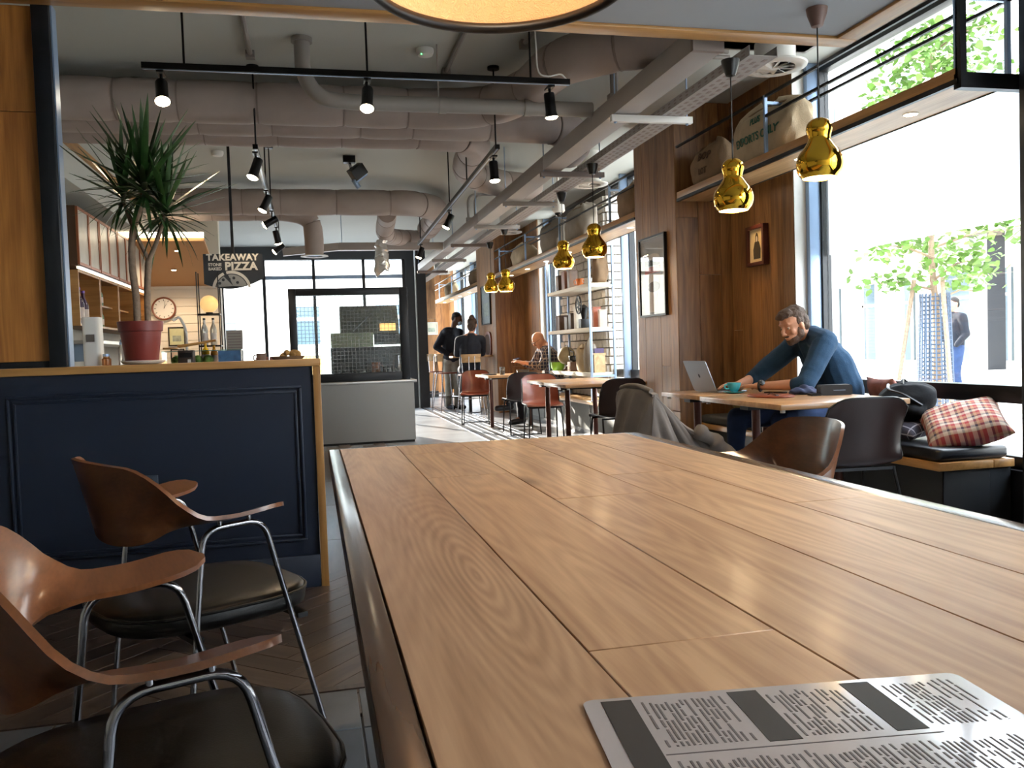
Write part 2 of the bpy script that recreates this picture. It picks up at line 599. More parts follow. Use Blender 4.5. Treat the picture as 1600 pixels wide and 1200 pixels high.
M['shoe'] = mat('shoe', '#15131a', .5)
M['terracotta'] = mat('terracotta', '#7a2f28', .42, var=.04, vscale=6)
M['soil'] = mat('soil', '#2e231b', .95, bump=.6, bscale=60)
M['trunk'] = mat('trunk', '#8a7460', .85, var=.25, vscale=30, bump=.4, bscale=70)
M['leaf'] = mat('leaf', '#2c4a22', .38, var=.3, vscale=6)
M['brick_grey'] = mat('brick_grey', '#cbc3b8', .9, bump=.4, bscale=40, var=.12, vscale=12)
M['mortar'] = mat('mortar', '#5f574f', .95, bump=.2, bscale=60)
M['brick_red'] = mat('brick_red', '#8a4a32', .9, bump=.3, bscale=40, var=.2, vscale=9)
# ------------------------------------------------------------------ room shell
PLK = {}
def plank(parent, t, w, h, loc, m, rz=0, name='plank', bevel=.0015):
    key = (round(t, 3), round(w, 3), round(h, 3), m.name)
    if key not in PLK:
        me = MB().box(-t/2, t/2, -w/2, w/2, -h/2, h/2).mesh(name, bevel=bevel, bseg=1)
        me.materials.append(m)
        PLK[key] = me
    o = bpy.data.objects.new(name, PLK[key])
    COL.objects.link(o)
    o.parent = parent
    o.location = loc
    o.rotation_euler = (0, 0, rz)
    return o

def cladding(parent, face, const, a0, a1, z0, z1, m, wd=.125, rnd=None, t=.02, joints=True):
    """vertical boards on a wall; face 'X' boards look along -X, 'Y' boards look along -Y"""
    rnd = rnd or random.Random(int(abs(const*1000+a0*77)))
    n = max(1, round((a1-a0)/wd))
    w_ = (a1-a0)/n
    for i in range(n):
        c = a0+(i+.5)*w_
        cuts = [z0, z1]
        if joints:
            k = round(rnd.uniform(z0+.5, z1-.4), 1)
            cuts = [z0, k, z1] if rnd.random() < .75 else cuts
        for a, b in zip(cuts, cuts[1:]):
            off = rnd.choice((0, .001, .002))
            h = b-a-.002
            if face == 'X':
                plank(parent, t, w_-.0025, h, (const-t/2-off, c, (a+b)/2), m)
            else:
                plank(parent, t, w_-.0025, h, (c, const-t/2-off, (a+b)/2), m, rz=PI/2)

# floor: polished concrete slab, dark herringbone boards around the long table
fl = MB().box(-4, 4.0, -2, 23.2, -.12, 0).build('floor', M['concrete'])
struct(fl, 'polished grey concrete cafe floor')
Lp, Wp = .66, .11
pm = MB().box(-Wp/2+.001, Wp/2-.001, -Lp/2+.001, Lp/2-.001, 0, .012).mesh('floor_plank', bevel=.001, bseg=1)
pm.materials.append(M['floor_oak'])
ca, sa = math.cos(math.radians(48)), math.sin(math.radians(48))
for k in range(-60, 60):
    for j in range(-8, 9):
        for typ in (0, 1):
            if typ == 0:
                u, v, r = Lp/2+k*Wp+j*Lp, k*Wp+Wp/2-j*Lp, PI/2
            else:
                u, v, r = k*Wp+Wp/2+j*Lp, (k+1)*Wp+Lp/2-j*Lp, 0
            x, y = u*ca-v*sa, u*sa+v*ca+2
            if -3.9 < x < .85 and 2.62 < y < 4.36:
                link('floor_plank', pm, None, fl, (x, y, 0), rz=r+math.radians(48))
# slate tiles nearer the camera with a metal strip where the boards begin
tm = MB().box(-.147, .147, -.147, .147, 0, .0135).mesh('floor_tile', bevel=.002, bseg=1)
tm.materials.append(M['slate'])
for i in range(15):
    for j in range(8):
        link('floor_tile', tm, None, fl, (-2.75+i*.3, .55+j*.3, 0))
MB().box(-3.9, 1.6, 2.80, 2.835, 0, .017).build('threshold_strip', M['floor_oak'], fl)
bm_ = MB().box(-.068, .068, -.598, .598, 0, .009).mesh('floor_board', bevel=.001, bseg=1)
bm_.materials.append(M['floor_oak'])
for i in range(9):
    for j in range(5):
        link('floor_plank', bm_, None, fl, (-.35+i*.138, 4.55+j*1.2+.4*(i % 3), 0))
g = sroot('trim_1', 'slotted metal floor grille running along the window tables')
for i, x in enumerate((2.08, 2.18, 2.28, 2.38, 2.48, 2.58)):
    MB().box(x, x+.055, 8.6, 16.8, 0, .006).build('bar', M['dark_steel' if i % 2 == 0 else 'slate'], g)
for x in (2.05, 2.66):
    MB().box(x, x+.02, 8.6, 16.8, 0, .009).build('rail', M['chrome'], g)

# ceilings
ce = struct(MB().box(-4, 4.1, -2, 17.25, 3.2, 3.32).build('ceiling', M['ceil']), 'grey painted exposed ceiling')
MB().box(2.15, 4.1, 17.251, 23.2, 3.2, 3.32).build('ceiling_panel', M['ceil'], ce)
cl = struct(MB().box(-4, 2.83, -2, 4.1, 2.66, 3.2).build('ceiling_lowered', M['ceil_low']), 'smooth grey lowered ceiling above the long table')
MB().box(-4, 2.83, 3.985, 4.1, 2.645, 2.662).build('timber_edging', M['trim_oak'], cl, bevel=.003)
MB().box(2.71, 2.83, -2, 3.984, 2.645, 2.662).build('timber_edging', M['trim_oak_y'], cl, bevel=.003)
# enclosing walls
struct(MB().box(-4.1, -4, -2, 17, 0, 3.2).build('wall_left', M['plaster']), 'pale plaster wall behind the bar')
struct(MB().box(-4, 4.1, -2.1, -2, 0, 3.2).build('wall_rear', M['plaster']), 'pale plaster wall behind the long table')

# wood wall standing on the half wall
wl = struct(MB().box(-4, -1.117, 4.16, 4.20, 1.10, 2.66).build('wall_partition', M['dark_steel']), 'oak boarded partition above the navy half wall')
cladding(wl, 'Y', 4.16, -3.98, -1.118, 1.115, 2.655, M['wall_oak_warm'], wd=.26, rnd=random.Random(5))
MB().box(-1.115, -1.045, 4.10, 4.20, 1.088, 2.66).build('post', M['dark_steel'], wl, bevel=.004)
MB().box(-1.044, -1.038, 4.125, 4.195, 1.088, 2.66).build('metal_edge', M['alu'], wl)
MB().box(-4, -1.116, 4.125, 4.16, 1.088, 1.113).build('shadow_strip', M['dark_steel'], wl)

# right hand side: timber clad piers between tall windows
def pier(name, label, x0, x1, y0, y1, aisle=True, near=True, wd=.19):
    o = struct(MB().box(x0+.021, x1, y0+.021, y1, 0, 3.2).build(name, M['plaster']), label)
    if aisle:
        cladding(o, 'X', x0+.02, y0+.002, y1, 0.0, 3.2, M['wall_oak'], wd)
    if near:
        cladding(o, 'Y', y0+.02, x0+.002, x1, 0.0, 3.2, M['wall_oak'], wd)
    return o
p1 = pier('wall_pier_1', 'oak boarded pier with a framed poster', 3.14, 3.98, 7.0, 7.95)
struct(MB().box(3.676, 3.98, 5.975, 6.999, 0, 3.2).build('wall_right_1', M['white_wall']), 'oak boarded wall beside the near window with white reveal')
wr1 = bpy.data.objects['wall_right_1']
cladding(wr1, 'X', 3.675, 5.977, 6.978, 0, 3.2, M['wall_oak'], .17)
p2 = pier('wall_pier_2', 'sunlit oak boarded pier between the far bays', 3.14, 3.98, 14.6, 16.2, wd=.27)
wr2 = struct(MB().box(3.676, 3.98, 13.6, 14.6, 0, 3.2).build('wall_right_2', M['white_wall']), 'oak boarded wall with white reveal behind the bald man')
cladding(wr2, 'X', 3.675, 13.602, 14.578, 0, 3.2, M['wall_oak'], .25)
MB().box(3.66, 3.80, 5.968, 5.974, 0, 3.2).build('reveal_lining', M['white'], wr1)
# dark pier at the right edge of the picture, dark plinths under the windows
struct(MB().box(3.47, 4.0, 2.9, 3.62, 0, 3.2).build('wall_pier_dark', M['dark_steel'], bevel=.01), 'black steel pier at the right edge')
# far end
wf = struct(MB().box(2.25, 2.94, 20.52, 20.8, 0, 3.2).build('wall_far', M['plaster']), 'oak boarded far wall')
cladding(wf, 'Y', 20.52, 2.25, 2.94, .16, 3.2, M['wall_oak'], .23)
MB().box(2.25, 2.94, 20.48, 20.5, 0, .155).build('skirting', M['black'], wf)
wf2 = struct(MB().box(2.9, 4.1, 23.0, 23.2, 0, 3.2).build('wall_far_recess', M['plaster']), 'oak boarded recess wall at the far end')
cladding(wf2, 'Y', 23.0, 2.92, 3.7, 0, 3.2, M['wall_oak'], .26)
wr3 = struct(MB().box(3.676, 3.98, 22.2, 23, 0, 3.2).build('wall_right_3', M['white_wall']))
cladding(wr3, 'X', 3.675, 22.2, 22.98, 0, 3.2, M['wall_oak'], .26)
struct(MB().box(2.15, 2.25, 17.2, 20.6, 0, 3.2).build('wall_lobby', M['dark_wall']))

# windows
def window(n, label, y0, y1, mull=(), z0=.35, z1=3.2, x=3.88, transom=.70, last=True):
    o = sroot('window_%d' % n, label)
    A = M['alu']
    fr = []
    MB().box(x-.03, x+.05, y0, y1, z0-.02, z0+.05).build('frame_rail', M['black_metal'], o, bevel=.003)
    MB().box(x-.03, x+.05, y0, y1, z1-.07, z1-.001).build('frame_rail', M['black_metal'], o, bevel=.003)
    if transom:
        MB().box(x-.05, x+.05, y0, y1, transom, transom+.10).build('frame_transom', M['black_metal'], o, bevel=.003)
    ys = [y0+.04] + list(mull) + [y1-.04]
    for i, yy in enumerate(ys if last else ys[:-1]):
        MB().box(x-.125, x+.04, yy-.015, yy+.035, z0, z1).build('frame_stile', A, o, bevel=.003)
        MB().box(x-.03, x+.045, yy-.035, yy-.015, z0, z1).build('gasket', M['black'], o)
    for a, b in zip(ys, ys[1:]):
        for za, zb in (((z0+.05, transom), (transom+.1, z1-.07)) if transom else ((z0+.05, z1-.07),)):
            MB().box(x+.005, x+.017, a+.035, b-.035, za, zb).build('pane', M['glass'], o)
    MB().box(x-.08, x+.1, y0, y1, 0, z0-.02).build('plinth', M['dark_steel'], o)
    return o
window(1, 'tall window beside the laptop table looking on to the street', 3.62, 5.97)
window(2, 'tall window between the near pier and the brick pier', 7.95, 10.64, mull=(10.0,), last=False)
window(6, 'narrow window between the brick pier and the bald man', 12.74, 13.6)
window(3, 'far tall window beside the bar stools', 16.2, 22.2, mull=(20.2,))
window(5, 'tall window next to the long table', -2, 2.9, mull=(.6,))

# front facade at the far end
fa = sroot('wall_front', 'dark grey street front with a wide window')
F = M['dark_wall']
MB().box(-4.0, -1.62, 17.0, 17.2, 0, 3.2).build('wall_panel', F, fa)
MB().box(1.86, 2.04, 17.0, 17.25, 0, 3.2).build('jamb', F, fa)
MB().box(2.06, 2.25, 16.9, 17.25, 0, 3.2).build('jamb', M['dark_steel'], fa)
MB().box(-1.62, 1.86, 17.0, 17.2, 2.95, 3.2).build('header', F, fa)
MB().box(-1.62, 1.86, 17.0, 17.2, 0, .25).build('sill', F, fa)
w4 = sroot('window_4', 'wide bright street window at the far end')
for x in (-1.6, -.83, .10, 1.05, 1.83):
    MB().box(x-.03, x+.03, 17.03, 17.12, .25, 2.95).build('mullion', M['dark_steel'], w4)
MB().box(-1.62, 1.86, 17.04, 17.11, 2.58, 2.65).build('transom', M['alu'], w4)
for a, b in ((-1.57, -.86), (-.80, .07), (.13, 1.02), (1.08, 1.80)):
    MB().box(a, b, 17.07, 17.08, .25, 2.58).build('pane', M['glass'], w4)
    MB().box(a, b, 17.07, 17.08, 2.65, 2.95).build('pane', M['glass'], w4)

# wall and soffit behind the bar
wb = struct(MB().box(-2.5, -2.3, 4.4, 12.7, 0, 3.2).build('wall_bar', M['plaster']), 'pale wall carrying the bar cabinets')
MB().box(-2.3, -1.9, 4.4, 12.6, 2.62, 3.2).build('bulkhead', M['ceil'], wb)
MB().box(-1.93, -1.87, 4.4, 12.6, 2.90, 2.98).build('timber_strip', M['trim_oak_y'], wb)
wc = struct(MB().box(-2.3, -1.2, 12.6, 12.8, 0, 3.2).build('wall_clock', M['white_wall']), 'white boarded wall with a round clock')
z = 0.9
while z < 2.2:
    MB().box(-2.29, -1.2, 12.585, 12.6, z, z+.112).build('board', M['white_wall'], wc, bevel=.002, bseg=1)
    z += .118
so = struct(MB().prism([(12.59, 2.12), (12.59, 2.16), (10.9, 2.56), (10.9, 2.52)], (-2.3, 0, 0), (0, 1, 0), (0, 0, 1), (1.1, 0, 0)).build('ceiling_soffit', M['soffit']), 'sloped timber soffit over the bar')
MB().box(-2.3, -1.2, 10.84, 10.9, 2.56, 2.62).build('cove_light', M['lamp_white'], so)
# ------------------------------------------------------------------ long table
TZ = .75
lt = thing('long_table', 'long oak plank table with dark glossy edging in the foreground', 'table', (0, 0, 0))
cols = [.087, .295, .533, .770, .990, 1.205]
splits = [[.27, 3.235], [.27, .93, 2.36, 2.95, 3.235], [.27, 1.9, 3.02, 3.235], [.27, 2.2, 3.235], [.27, 1.65, 3.235]]
for i in range(5):
    x0, x1 = cols[i], cols[i+1]
    for a, b in zip(splits[i], splits[i][1:]):
        MB().box(-(x1-x0)/2+.0008, (x1-x0)/2-.0008, -(b-a)/2+.0006, (b-a)/2-.0006, -.02, 0).build('plank', M['oak_flame' if i == 0 else 'oak_table'], lt, bevel=.0012, bseg=1, loc=((x0+x1)/2, (a+b)/2, TZ))
MB().box(.045, .086, .25, 3.25, TZ-.05, TZ-.001).build('edging', M['oak_edge'], lt, bevel=.004)
MB().box(1.206, 1.262, .25, 3.25, TZ-.05, TZ-.001).build('edging', M['oak_edge'], lt, bevel=.004)
MB().box(.086, 1.206, 3.236, 3.25, TZ-.05, TZ-.001).build('edging', M['oak_edge'], lt)
MB().box(.086, 1.206, .25, .269, TZ-.05, TZ-.001).build('edging', M['oak_edge'], lt)
MB().box(.087, 1.205, .27, 3.235, TZ-.05, TZ-.0201).build('underlay', M['oak_edge'], lt)
for x in (.3, 1.0):
    for y in (.6, 2.9):
        MB().box(x-.04, x+.04, y-.04, y+.04, 0, TZ-.05).build('leg', M['black_metal'], lt)

# laminated menu
mn = thing('menu', 'laminated menu sheet with black bars lying on the long table', 'menu', (.244, .796, TZ+.0005), math.radians(-7.1))
MB().prism([(p[0]+.195, p[1]-.15) for p in rounded(.39, .30, .012)], (0, 0, 0), (1, 0, 0), (0, 1, 0), (0, 0, .0015)).build('sheet', mat('laminate', '#c9bdb8', .09, coat=1.0), mn)
for x, y0 in ((.018, -.292), (.145, -.115), (.262, -.115)):
    MB().box(x, x+.03, y0, -.007, .0016, .0019).build('black_bar', M['ink'], mn)
tx = MB()
rr = random.Random(3)
for x0, x1, ya, yb in ((.056, .14, -.012, -.11), (.18, .258, -.012, -.11), (.056, .375, -.135, -.285), (.3, .375, -.012, -.11)):
    x = x0
    while x < x1-.004:
        y = ya - rr.uniform(0, .012)
        while y > yb:
            L = min(rr.uniform(.01, .04), y-yb)
            tx.box(x, x+.0022, y-L, y, .0016, .0018)
            y -= L + rr.uniform(.003, .006)
            if rr.random() < .25:
                y -= .02
        x += rr.choice((.005, .005, .0075))
tx.box(.05, .30, -.124, -.1225, .0016, .0018)
tx.build('printed_lines', M['ink_grey'], mn)['kind'] = 'stuff'

# ------------------------------------------------------------------ bent plywood armchairs
def ply_chair(name, label, loc, rz):
    t = thing(name, label, 'chair', loc, rz, 'bent plywood armchairs at the long table')
    nU, nV = 49, 9
    grid = []
    for i in range(nU):
        u = -1+2*i/(nU-1)
        a = abs(u)
        sg = 1 if u >= 0 else -1
        if a < .5:
            ph = a/.5*math.radians(82)
            cx, cy = -.03-.15*math.cos(ph), sg*.27*math.sin(ph)
        else:
            q = (a-.5)/.5
            cx, cy = -.03-.15*math.cos(math.radians(82))+q*.27, sg*(.267+.028*math.sin(q*PI/2))
        tw = .80*sstep(.24, .62, a)
        hw = .108*(1-tw)+.042*tw
        if a > .86:
            hw *= math.sqrt(max(.02, 1-((a-.86)/.14)**2))
        zc = .715*(1-tw)+.657*tw + .016*sstep(.7, 1, a)
        n2 = Vector((cx+.03, cy, 0)).normalized() if a < .5 else Vector((0, sg, 0))
        upw = Vector((n2.x*.25, n2.y*.25, .97)).normalized()
        if a < .5:
            hv = hw*(1+.1*math.cos(a*2*PI))
        else:
            hv = hw
        hor = Vector((0, sg, 0))
        wv = (upw*(1-tw)+hor*tw).normalized()
        c = Vector((cx, cy, zc))
        row = [c + wv*hv*(-1+2*j/(nV-1)) for j in range(nV)]
        if sg < 0:
            pass
        grid.append(row)
    # keep width direction continuous through u=0
    o = MB().sheet(grid, .011).build('back_shell', M['ply'], t, ang=50)
    # seat pad
    out = []
    for k in range(28):
        a = 2*PI*k/28
        ex = .28*math.copysign(abs(math.cos(a))**.62, math.cos(a))+.085
        ey = (.255+.02*math.cos(a))*math.copysign(abs(math.sin(a))**.62, math.sin(a))
        out.append((ex, ey))
    rs = []
    for sc, zz in ((.93, .368), (.985, .378), (1.0, .395), (1.0, .412), (.985, .424), (.94, .432), (.7, .437), (.3, .438)):
        rs.append([Vector((.085+(x-.085)*sc, y*sc, zz)) for x, y in out])
    s = MB().rings(rs).build('seat', M['leather_black'], t, ang=60)
    MB().tube([(.085+(x-.085)*1.0, y*1.0, .418) for x, y in out], .005, 8, loop=True).build('piping', M['leather_black'], s)
    for sg in (-1, 1):
        y0 = sg*.285
        pts = arcpath([(.33, sg*.30, 0), (.165, y0, .651), (.0, y0, .646), (-.075, sg*.295, 0)], .05)
        MB().tube(pts, .0078, 10).build('leg_frame', M['chrome'], t)
        MB().cyl((.33, sg*.30, 0), (.327, sg*.30, .012), .014).build('foot', M['black'], t)
        MB().cyl((-.075, sg*.295, 0), (-.075, sg*.295, .012), .014).build('foot', M['black'], t)
        for x, zt in ((.045, .6635), (.125, .6675)):
            MB().cyl((x, y0, .65), (x, y0, zt), .006).build('screw', M['chrome'], t)
    for x in (-.02, .28):
        MB().bar((x, -.27, .358), (x, .27, .358), .03, .014).build('seat_bar', M['black_metal'], t)
    return t
ply_chair('armchair', 'bent plywood armchair with black seat nearest the camera', (-.355, 1.48, .0135), math.radians(16.6))
ply_chair('armchair', 'bent plywood armchair with black seat in front of the navy panel', (-.43, 2.57, .0135), math.radians(29))
ply_chair('armchair', 'bent plywood armchair pushed under the right side of the long table', (1.50, 2.62, 0), math.radians(172))

# ------------------------------------------------------------------ leather school chairs
def leather_chair(label, loc, rz, m='leather_brown'):
    t = thing('leather_chair', label, 'chair', loc, rz, 'leather bucket chairs at the window tables')
    prof = catmull([(.215, 0, .440), (.15, 0, .452), (0, 0, .437), (-.12, 0, .440), (-.185, 0, .478), (-.215, 0, .56), (-.245, 0, .68), (-.272, 0, .80)], 4)
    grid = []
    nV = 13
    for i, p in enumerate(prof):
        f = i/(len(prof)-1)
        row = []
        hw = .205 + .012*math.sin(f*PI)
        for j in range(nV):
            u = -1+2*j/(nV-1)
            e = abs(u)**2.6
            back = sstep(.42, .75, f)
            seat = 1-back
            x = p.x + e*(.085*back*(1-.45*sstep(.75, 1, f)))
            z = p.z + e*.030*seat*sstep(.0, .3, f)
            y = u*hw
            if f > .86:
                r = (f-.86)/.14
                z -= .05*r*abs(u)**5
            if f < .12:
                x -= .035*abs(u)**4*(1-f/.12)
            row.append(Vector((x, y, z)))
        grid.append(row)
    sh = MB().sheet(grid, .009).build('shell', M[m], t, ang=60)
    edge = grid[0] + [r[-1] for r in grid[1:]] + list(reversed(grid[-1][:-1])) + [r[0] for r in reversed(grid[1:-1])]
    MB().tube(edge, .0065, 6, loop=True).build('rim', M['black_metal'], sh)
    for sg in (-1, 1):
        y = sg*.19
        MB().tube(arcpath([(.16, y*.95, .435), (.19, y, .30), (.215, y*1.05, .008)], .03), .009, 8).build('leg', M['black_metal'], t)
        MB().tube(arcpath([(-.13, y*.95, .435), (-.17, y, .30), (-.225, y*1.05, .008)], .03), .009, 8).build('leg', M['black_metal'], t)
        MB().bar((.215, y*1.05, .009), (-.225, y*1.05, .009), .016).build('runner', M['black_metal'], t)
    for x in (.16, -.13):
        MB().bar((x, -.19, .428), (x, .19, .428), .016).build('seat_bar', M['black_metal'], t)
    MB().bar((-.225, -.2, .010), (-.225, .2, .010), .014).build('runner', M['black_metal'], t)
    return t
leather_chair('dark leather chair with its back to the camera at the laptop table', (2.72, 3.98, 0), PI/2-.12, 'leather_dark')
leather_chair('leather chair under the grey jacket on the aisle side', (2.22, 5.12, 0), .15, 'leather_brown')
leather_chair('dark leather chair between the grey jacket and the timber pier', (2.76, 7.60, 0), PI/2, 'leather_dark')
leather_chair('dark leather chair in front of the bald man', (2.62, 10.80, 0), PI/2, 'leather_dark')
leather_chair('red brown leather chair facing the camera below the green pot', (2.56, 9.50, 0), -PI/2-.1)
leather_chair('red brown leather chair facing the camera below the woman in black', (2.36, 12.62, 0), -PI/2-.25)

# grey jacket draped over the chair back
jk = thing('jacket', 'grey jacket draped over a chair behind the long table', 'jacket', (2.22, 5.12, 0), .15)
JM = mat('jacket', '#6f6965', .85, bump=.12, bscale=120, var=.12, vscale=9)
path = catmull([(-.345, 0, .30), (-.325, 0, .45), (-.30, 0, .65), (-.283, 0, .80), (-.262, 0, .828), (-.235, 0, .812), (-.16, 0, .735), (-.05, 0, .625), (.08, 0, .525), (.20, 0, .478)], 5)
def jfold(s_, u):
    return .020*math.sin(u*9+s_*4)+.011*math.sin(u*19+s_*9)
grid = []
for i, p in enumerate(path):
    f = i/(len(path)-1)
    row = []
    for j in range(23):
        u = -1+2*j/22
        k = abs(f-.45)*2
        hw = .222+.035*k
        e = abs(u)**3
        row.append(Vector((p.x+jfold(f*6, u)*k+e*.035*(1 if f < .5 else -.3), u*hw, p.z+.012*math.sin(u*7+f*9)*sstep(.5, .8, f)-.035*e*(1-k*.6))))
    grid.append(row)
MB().sheet(grid, .010).build('body', JM, jk, ang=80)
grid = []
for j in range(13):
    t_ = j/12
    row = []
    for i, r0 in enumerate(path):
        f = i/(len(path)-1)
        k = abs(f-.45)*2
        top = Vector((r0.x+.03*(1 if f < .5 else 0), -.222-.035*k, r0.z-.03))
        bot_ = Vector((-.30+.62*f, -.285-.03*math.sin(f*8), .26+.10*f*f))
        q = top.lerp(bot_, t_)
        q.y += (.016*math.sin(f*26+t_*2)+.008*math.sin(f*51))*sstep(0, .35, t_)
        row.append(q)
    grid.append(row)
MB().sheet(grid, .009).build('side_panel', JM, jk, ang=80)
sl = catmull([(.02, -.27, .56), (.12, -.30, .50), (.20, -.33, .42), (.26, -.34, .33), (.29, -.34, .24)], 6)
MB().tube([Vector(p)+Vector((.008*math.sin(i*1.3), 0, 0)) for i, p in enumerate(sl)], [.045+.008*math.sin(i*1.1) for i in range(len(sl))], 12).build('sleeve', JM, jk, ang=80)
co = catmull([(-.25, -.20, .815), (-.265, -.08, .842), (-.265, .06, .842), (-.25, .17, .825)], 6)
MB().tube(co, .017, 10).build('collar', JM, jk, ang=80)

# ------------------------------------------------------------------ cafe tables
def cafe_table(label, x0, x1, y0, y1, tz=.74, cols=None):
    cx, cy = (x0+x1)/2, (y0+y1)/2
    t = thing('cafe_table', label, 'table', (cx, cy, 0), 0, 'small wooden cafe tables along the window bench')
    a, b = (x1-x0)/2, (y1-y0)/2
    MB().box(-a, a, -b, b, tz-.032, tz).build('table_top', M['cafe_top'], t, bevel=.004)
    MB().box(-a+.05, a-.05, -.05, .05, tz-.062, tz-.033).build('under_rail', M['dark_steel'], t)
    for sg in (-1, 1):
        x = sg*(a-.13)
        MB().cyl((x, 0, .012), (x, 0, tz-.06), .026, seg=16).build('column', mat('leg_brown', '#5a342b', .3, metal=.3) if 'leg_brown' not in bpy.data.materials else bpy.data.materials['leg_brown'], t)
        MB().prism(rounded(.10, min(.5, 2*b-.1), .03), (x, 0, 0), (1, 0, 0), (0, 1, 0), (0, 0, .012)).build('base_plate', M['stainless'], t)
    for sg in (-1, 1):
        MB().cyl((-a+.04, sg*(b-.05), tz-.05), (-a+.04, sg*(b-.05), tz-.0325), .014).build('stop', M['white'], t)
    return t
cafe_table('wooden table holding the black box and tray', 2.53, 3.36, 4.30, 5.33)
cafe_table('wooden table under the open laptop', 2.56, 3.36, 5.36, 6.05)
cafe_table('empty wooden table beside the chair with a dark leather back', 2.29, 3.10, 7.66, 8.43, .75)
cafe_table('empty wooden table in front of the steel shelf unit', 2.31, 3.10, 8.46, 9.22, .75)
cafe_table('wooden table with glasses in front of the bald man', 2.30, 3.12, 11.30, 12.25, .75)

# ------------------------------------------------------------------ benches
def bench(label, y0, y1, riser, topm, ztop=.40, x0=3.30, x1=3.652, deep=None):
    t = thing('bench', label, 'bench', (x0, y0, 0))
    L = y1-y0
    MB().box(0, x1-x0, 0, L, ztop-.045, ztop).build('seat_board', topm, t, bevel=.004)
    if deep:
        MB().box(x1-x0+.001, deep[0]-x0, 0, deep[1]-y0, ztop-.045, ztop).build('seat_board', topm, t, bevel=.004)
        MB().box(x1-x0+.001, deep[0]-x0, .03, deep[1]-y0, 0, ztop-.046).build('riser', riser, t)
    MB().box(.05, x1-x0, .03, L, 0, ztop-.046).build('riser', riser, t)
    MB().box(.045, .05, .03, L, .0, .06).build('kick_plate', M['black'], t)
    n = max(1, round(L/1.2))
    for i in range(n+1):
        y = .03+(L-.06)*i/n
        MB().box(.043, .0495, y-.004, y+.004, .06, ztop-.05).build('joint_strip', M['black'], t)
    return t
RG = mat('riser_grey', '#6e716f', .7, var=.05, vscale=3)
bench('oak topped window bench behind the laptop tables', 4.0, 6.975, mat('riser_dark', '#2c2f33', .6), M['trim_oak_y'], deep=(3.79, 5.96))
bench('pale grey window bench below the steel shelf unit', 7.97, 14.57, RG, M['shelf_oak'], .43)
def pad(name, label, cat, loc, w_, d, h, m, rz=0, r=.03, grp=None):
    rs = []
    for sc, zz in ((-.02, 0), (-.004, h*.12), (0, h*.3), (0, h*.7), (-.004, h*.88), (-.02, h*.97), (-.06, h)):
        rs.append([Vector((x, y, zz)) for x, y in rounded(w_+2*sc, d+2*sc, r)])
    o = MB().rings(rs).build(name, m, None, ang=60, loc=loc, rz=rz)
    return tag(o, label, cat, grp)
PM = mat('pad_black', '#15181f', .35, bump=.03, bscale=200)
pad('seat_pad', 'black seat pad at the near end of the window bench', 'cushion', (3.545, 4.62, .401), .46, 1.2, .075, PM)
pad('seat_pad', 'dark grey seat pad at the far end of the window bench', 'cushion', (3.475, 6.4, .401), .34, 1.1, .075, mat('pad_grey', '#3a3a3a', .8))

# cushions
def cushion(label, loc, w_, h, th, m, rot, trim=None):
    g1, n = [], 17
    rs = []
    top, bot = [], []
    for j in range(n):
        v = -1+2*j/(n-1)
        rt_, rb_ = [], []
        for i in range(n):
            u = -1+2*i/(n-1)
            e = (max(0, (1-u**4))*max(0, (1-v**4)))**.55
            pin = 1-.07*(1-abs(u)**2)*abs(v)**6-0
            pinu = 1-.07*(1-abs(v)**2)*abs(u)**6
            x, y = u*w_/2*pinu, v*h/2*pin
            wr = .006*math.sin(u*5+v*3)*e
            rt_.append(Vector((x, y, th/2*e+.004+wr)))
            rb_.append(Vector((x, y, -th/2*e-.004+wr)))
        top.append(rt_)
        bot.append(rb_)
    mb = MB()
    vs = [q for r in top for q in r]+[q for r in bot for q in r]
    k = n*n
    fs = []
    for j in range(n-1):
        for i in range(n-1):
            a, b, c, d = j*n+i, j*n+i+1, (j+1)*n+i+1, (j+1)*n+i
            fs += [(a, b, c, d), (k+d, k+c, k+b, k+a)]
    bd = [i for i in range(n)]+[j*n+n-1 for j in range(1, n)]+[(n-1)*n+i for i in range(n-2, -1, -1)]+[j*n for j in range(n-2, 0, -1)]
    for q in range(len(bd)):
        a, b = bd[q], bd[(q+1) % len(bd)]
        fs.append((b, a, k+a, k+b))
    mb.add(vs, fs)
    o = mb.build('cushion', m, None, ang=80)
    o.location = loc
    o.rotation_euler = rot
    return tag(o, label, 'cushion')
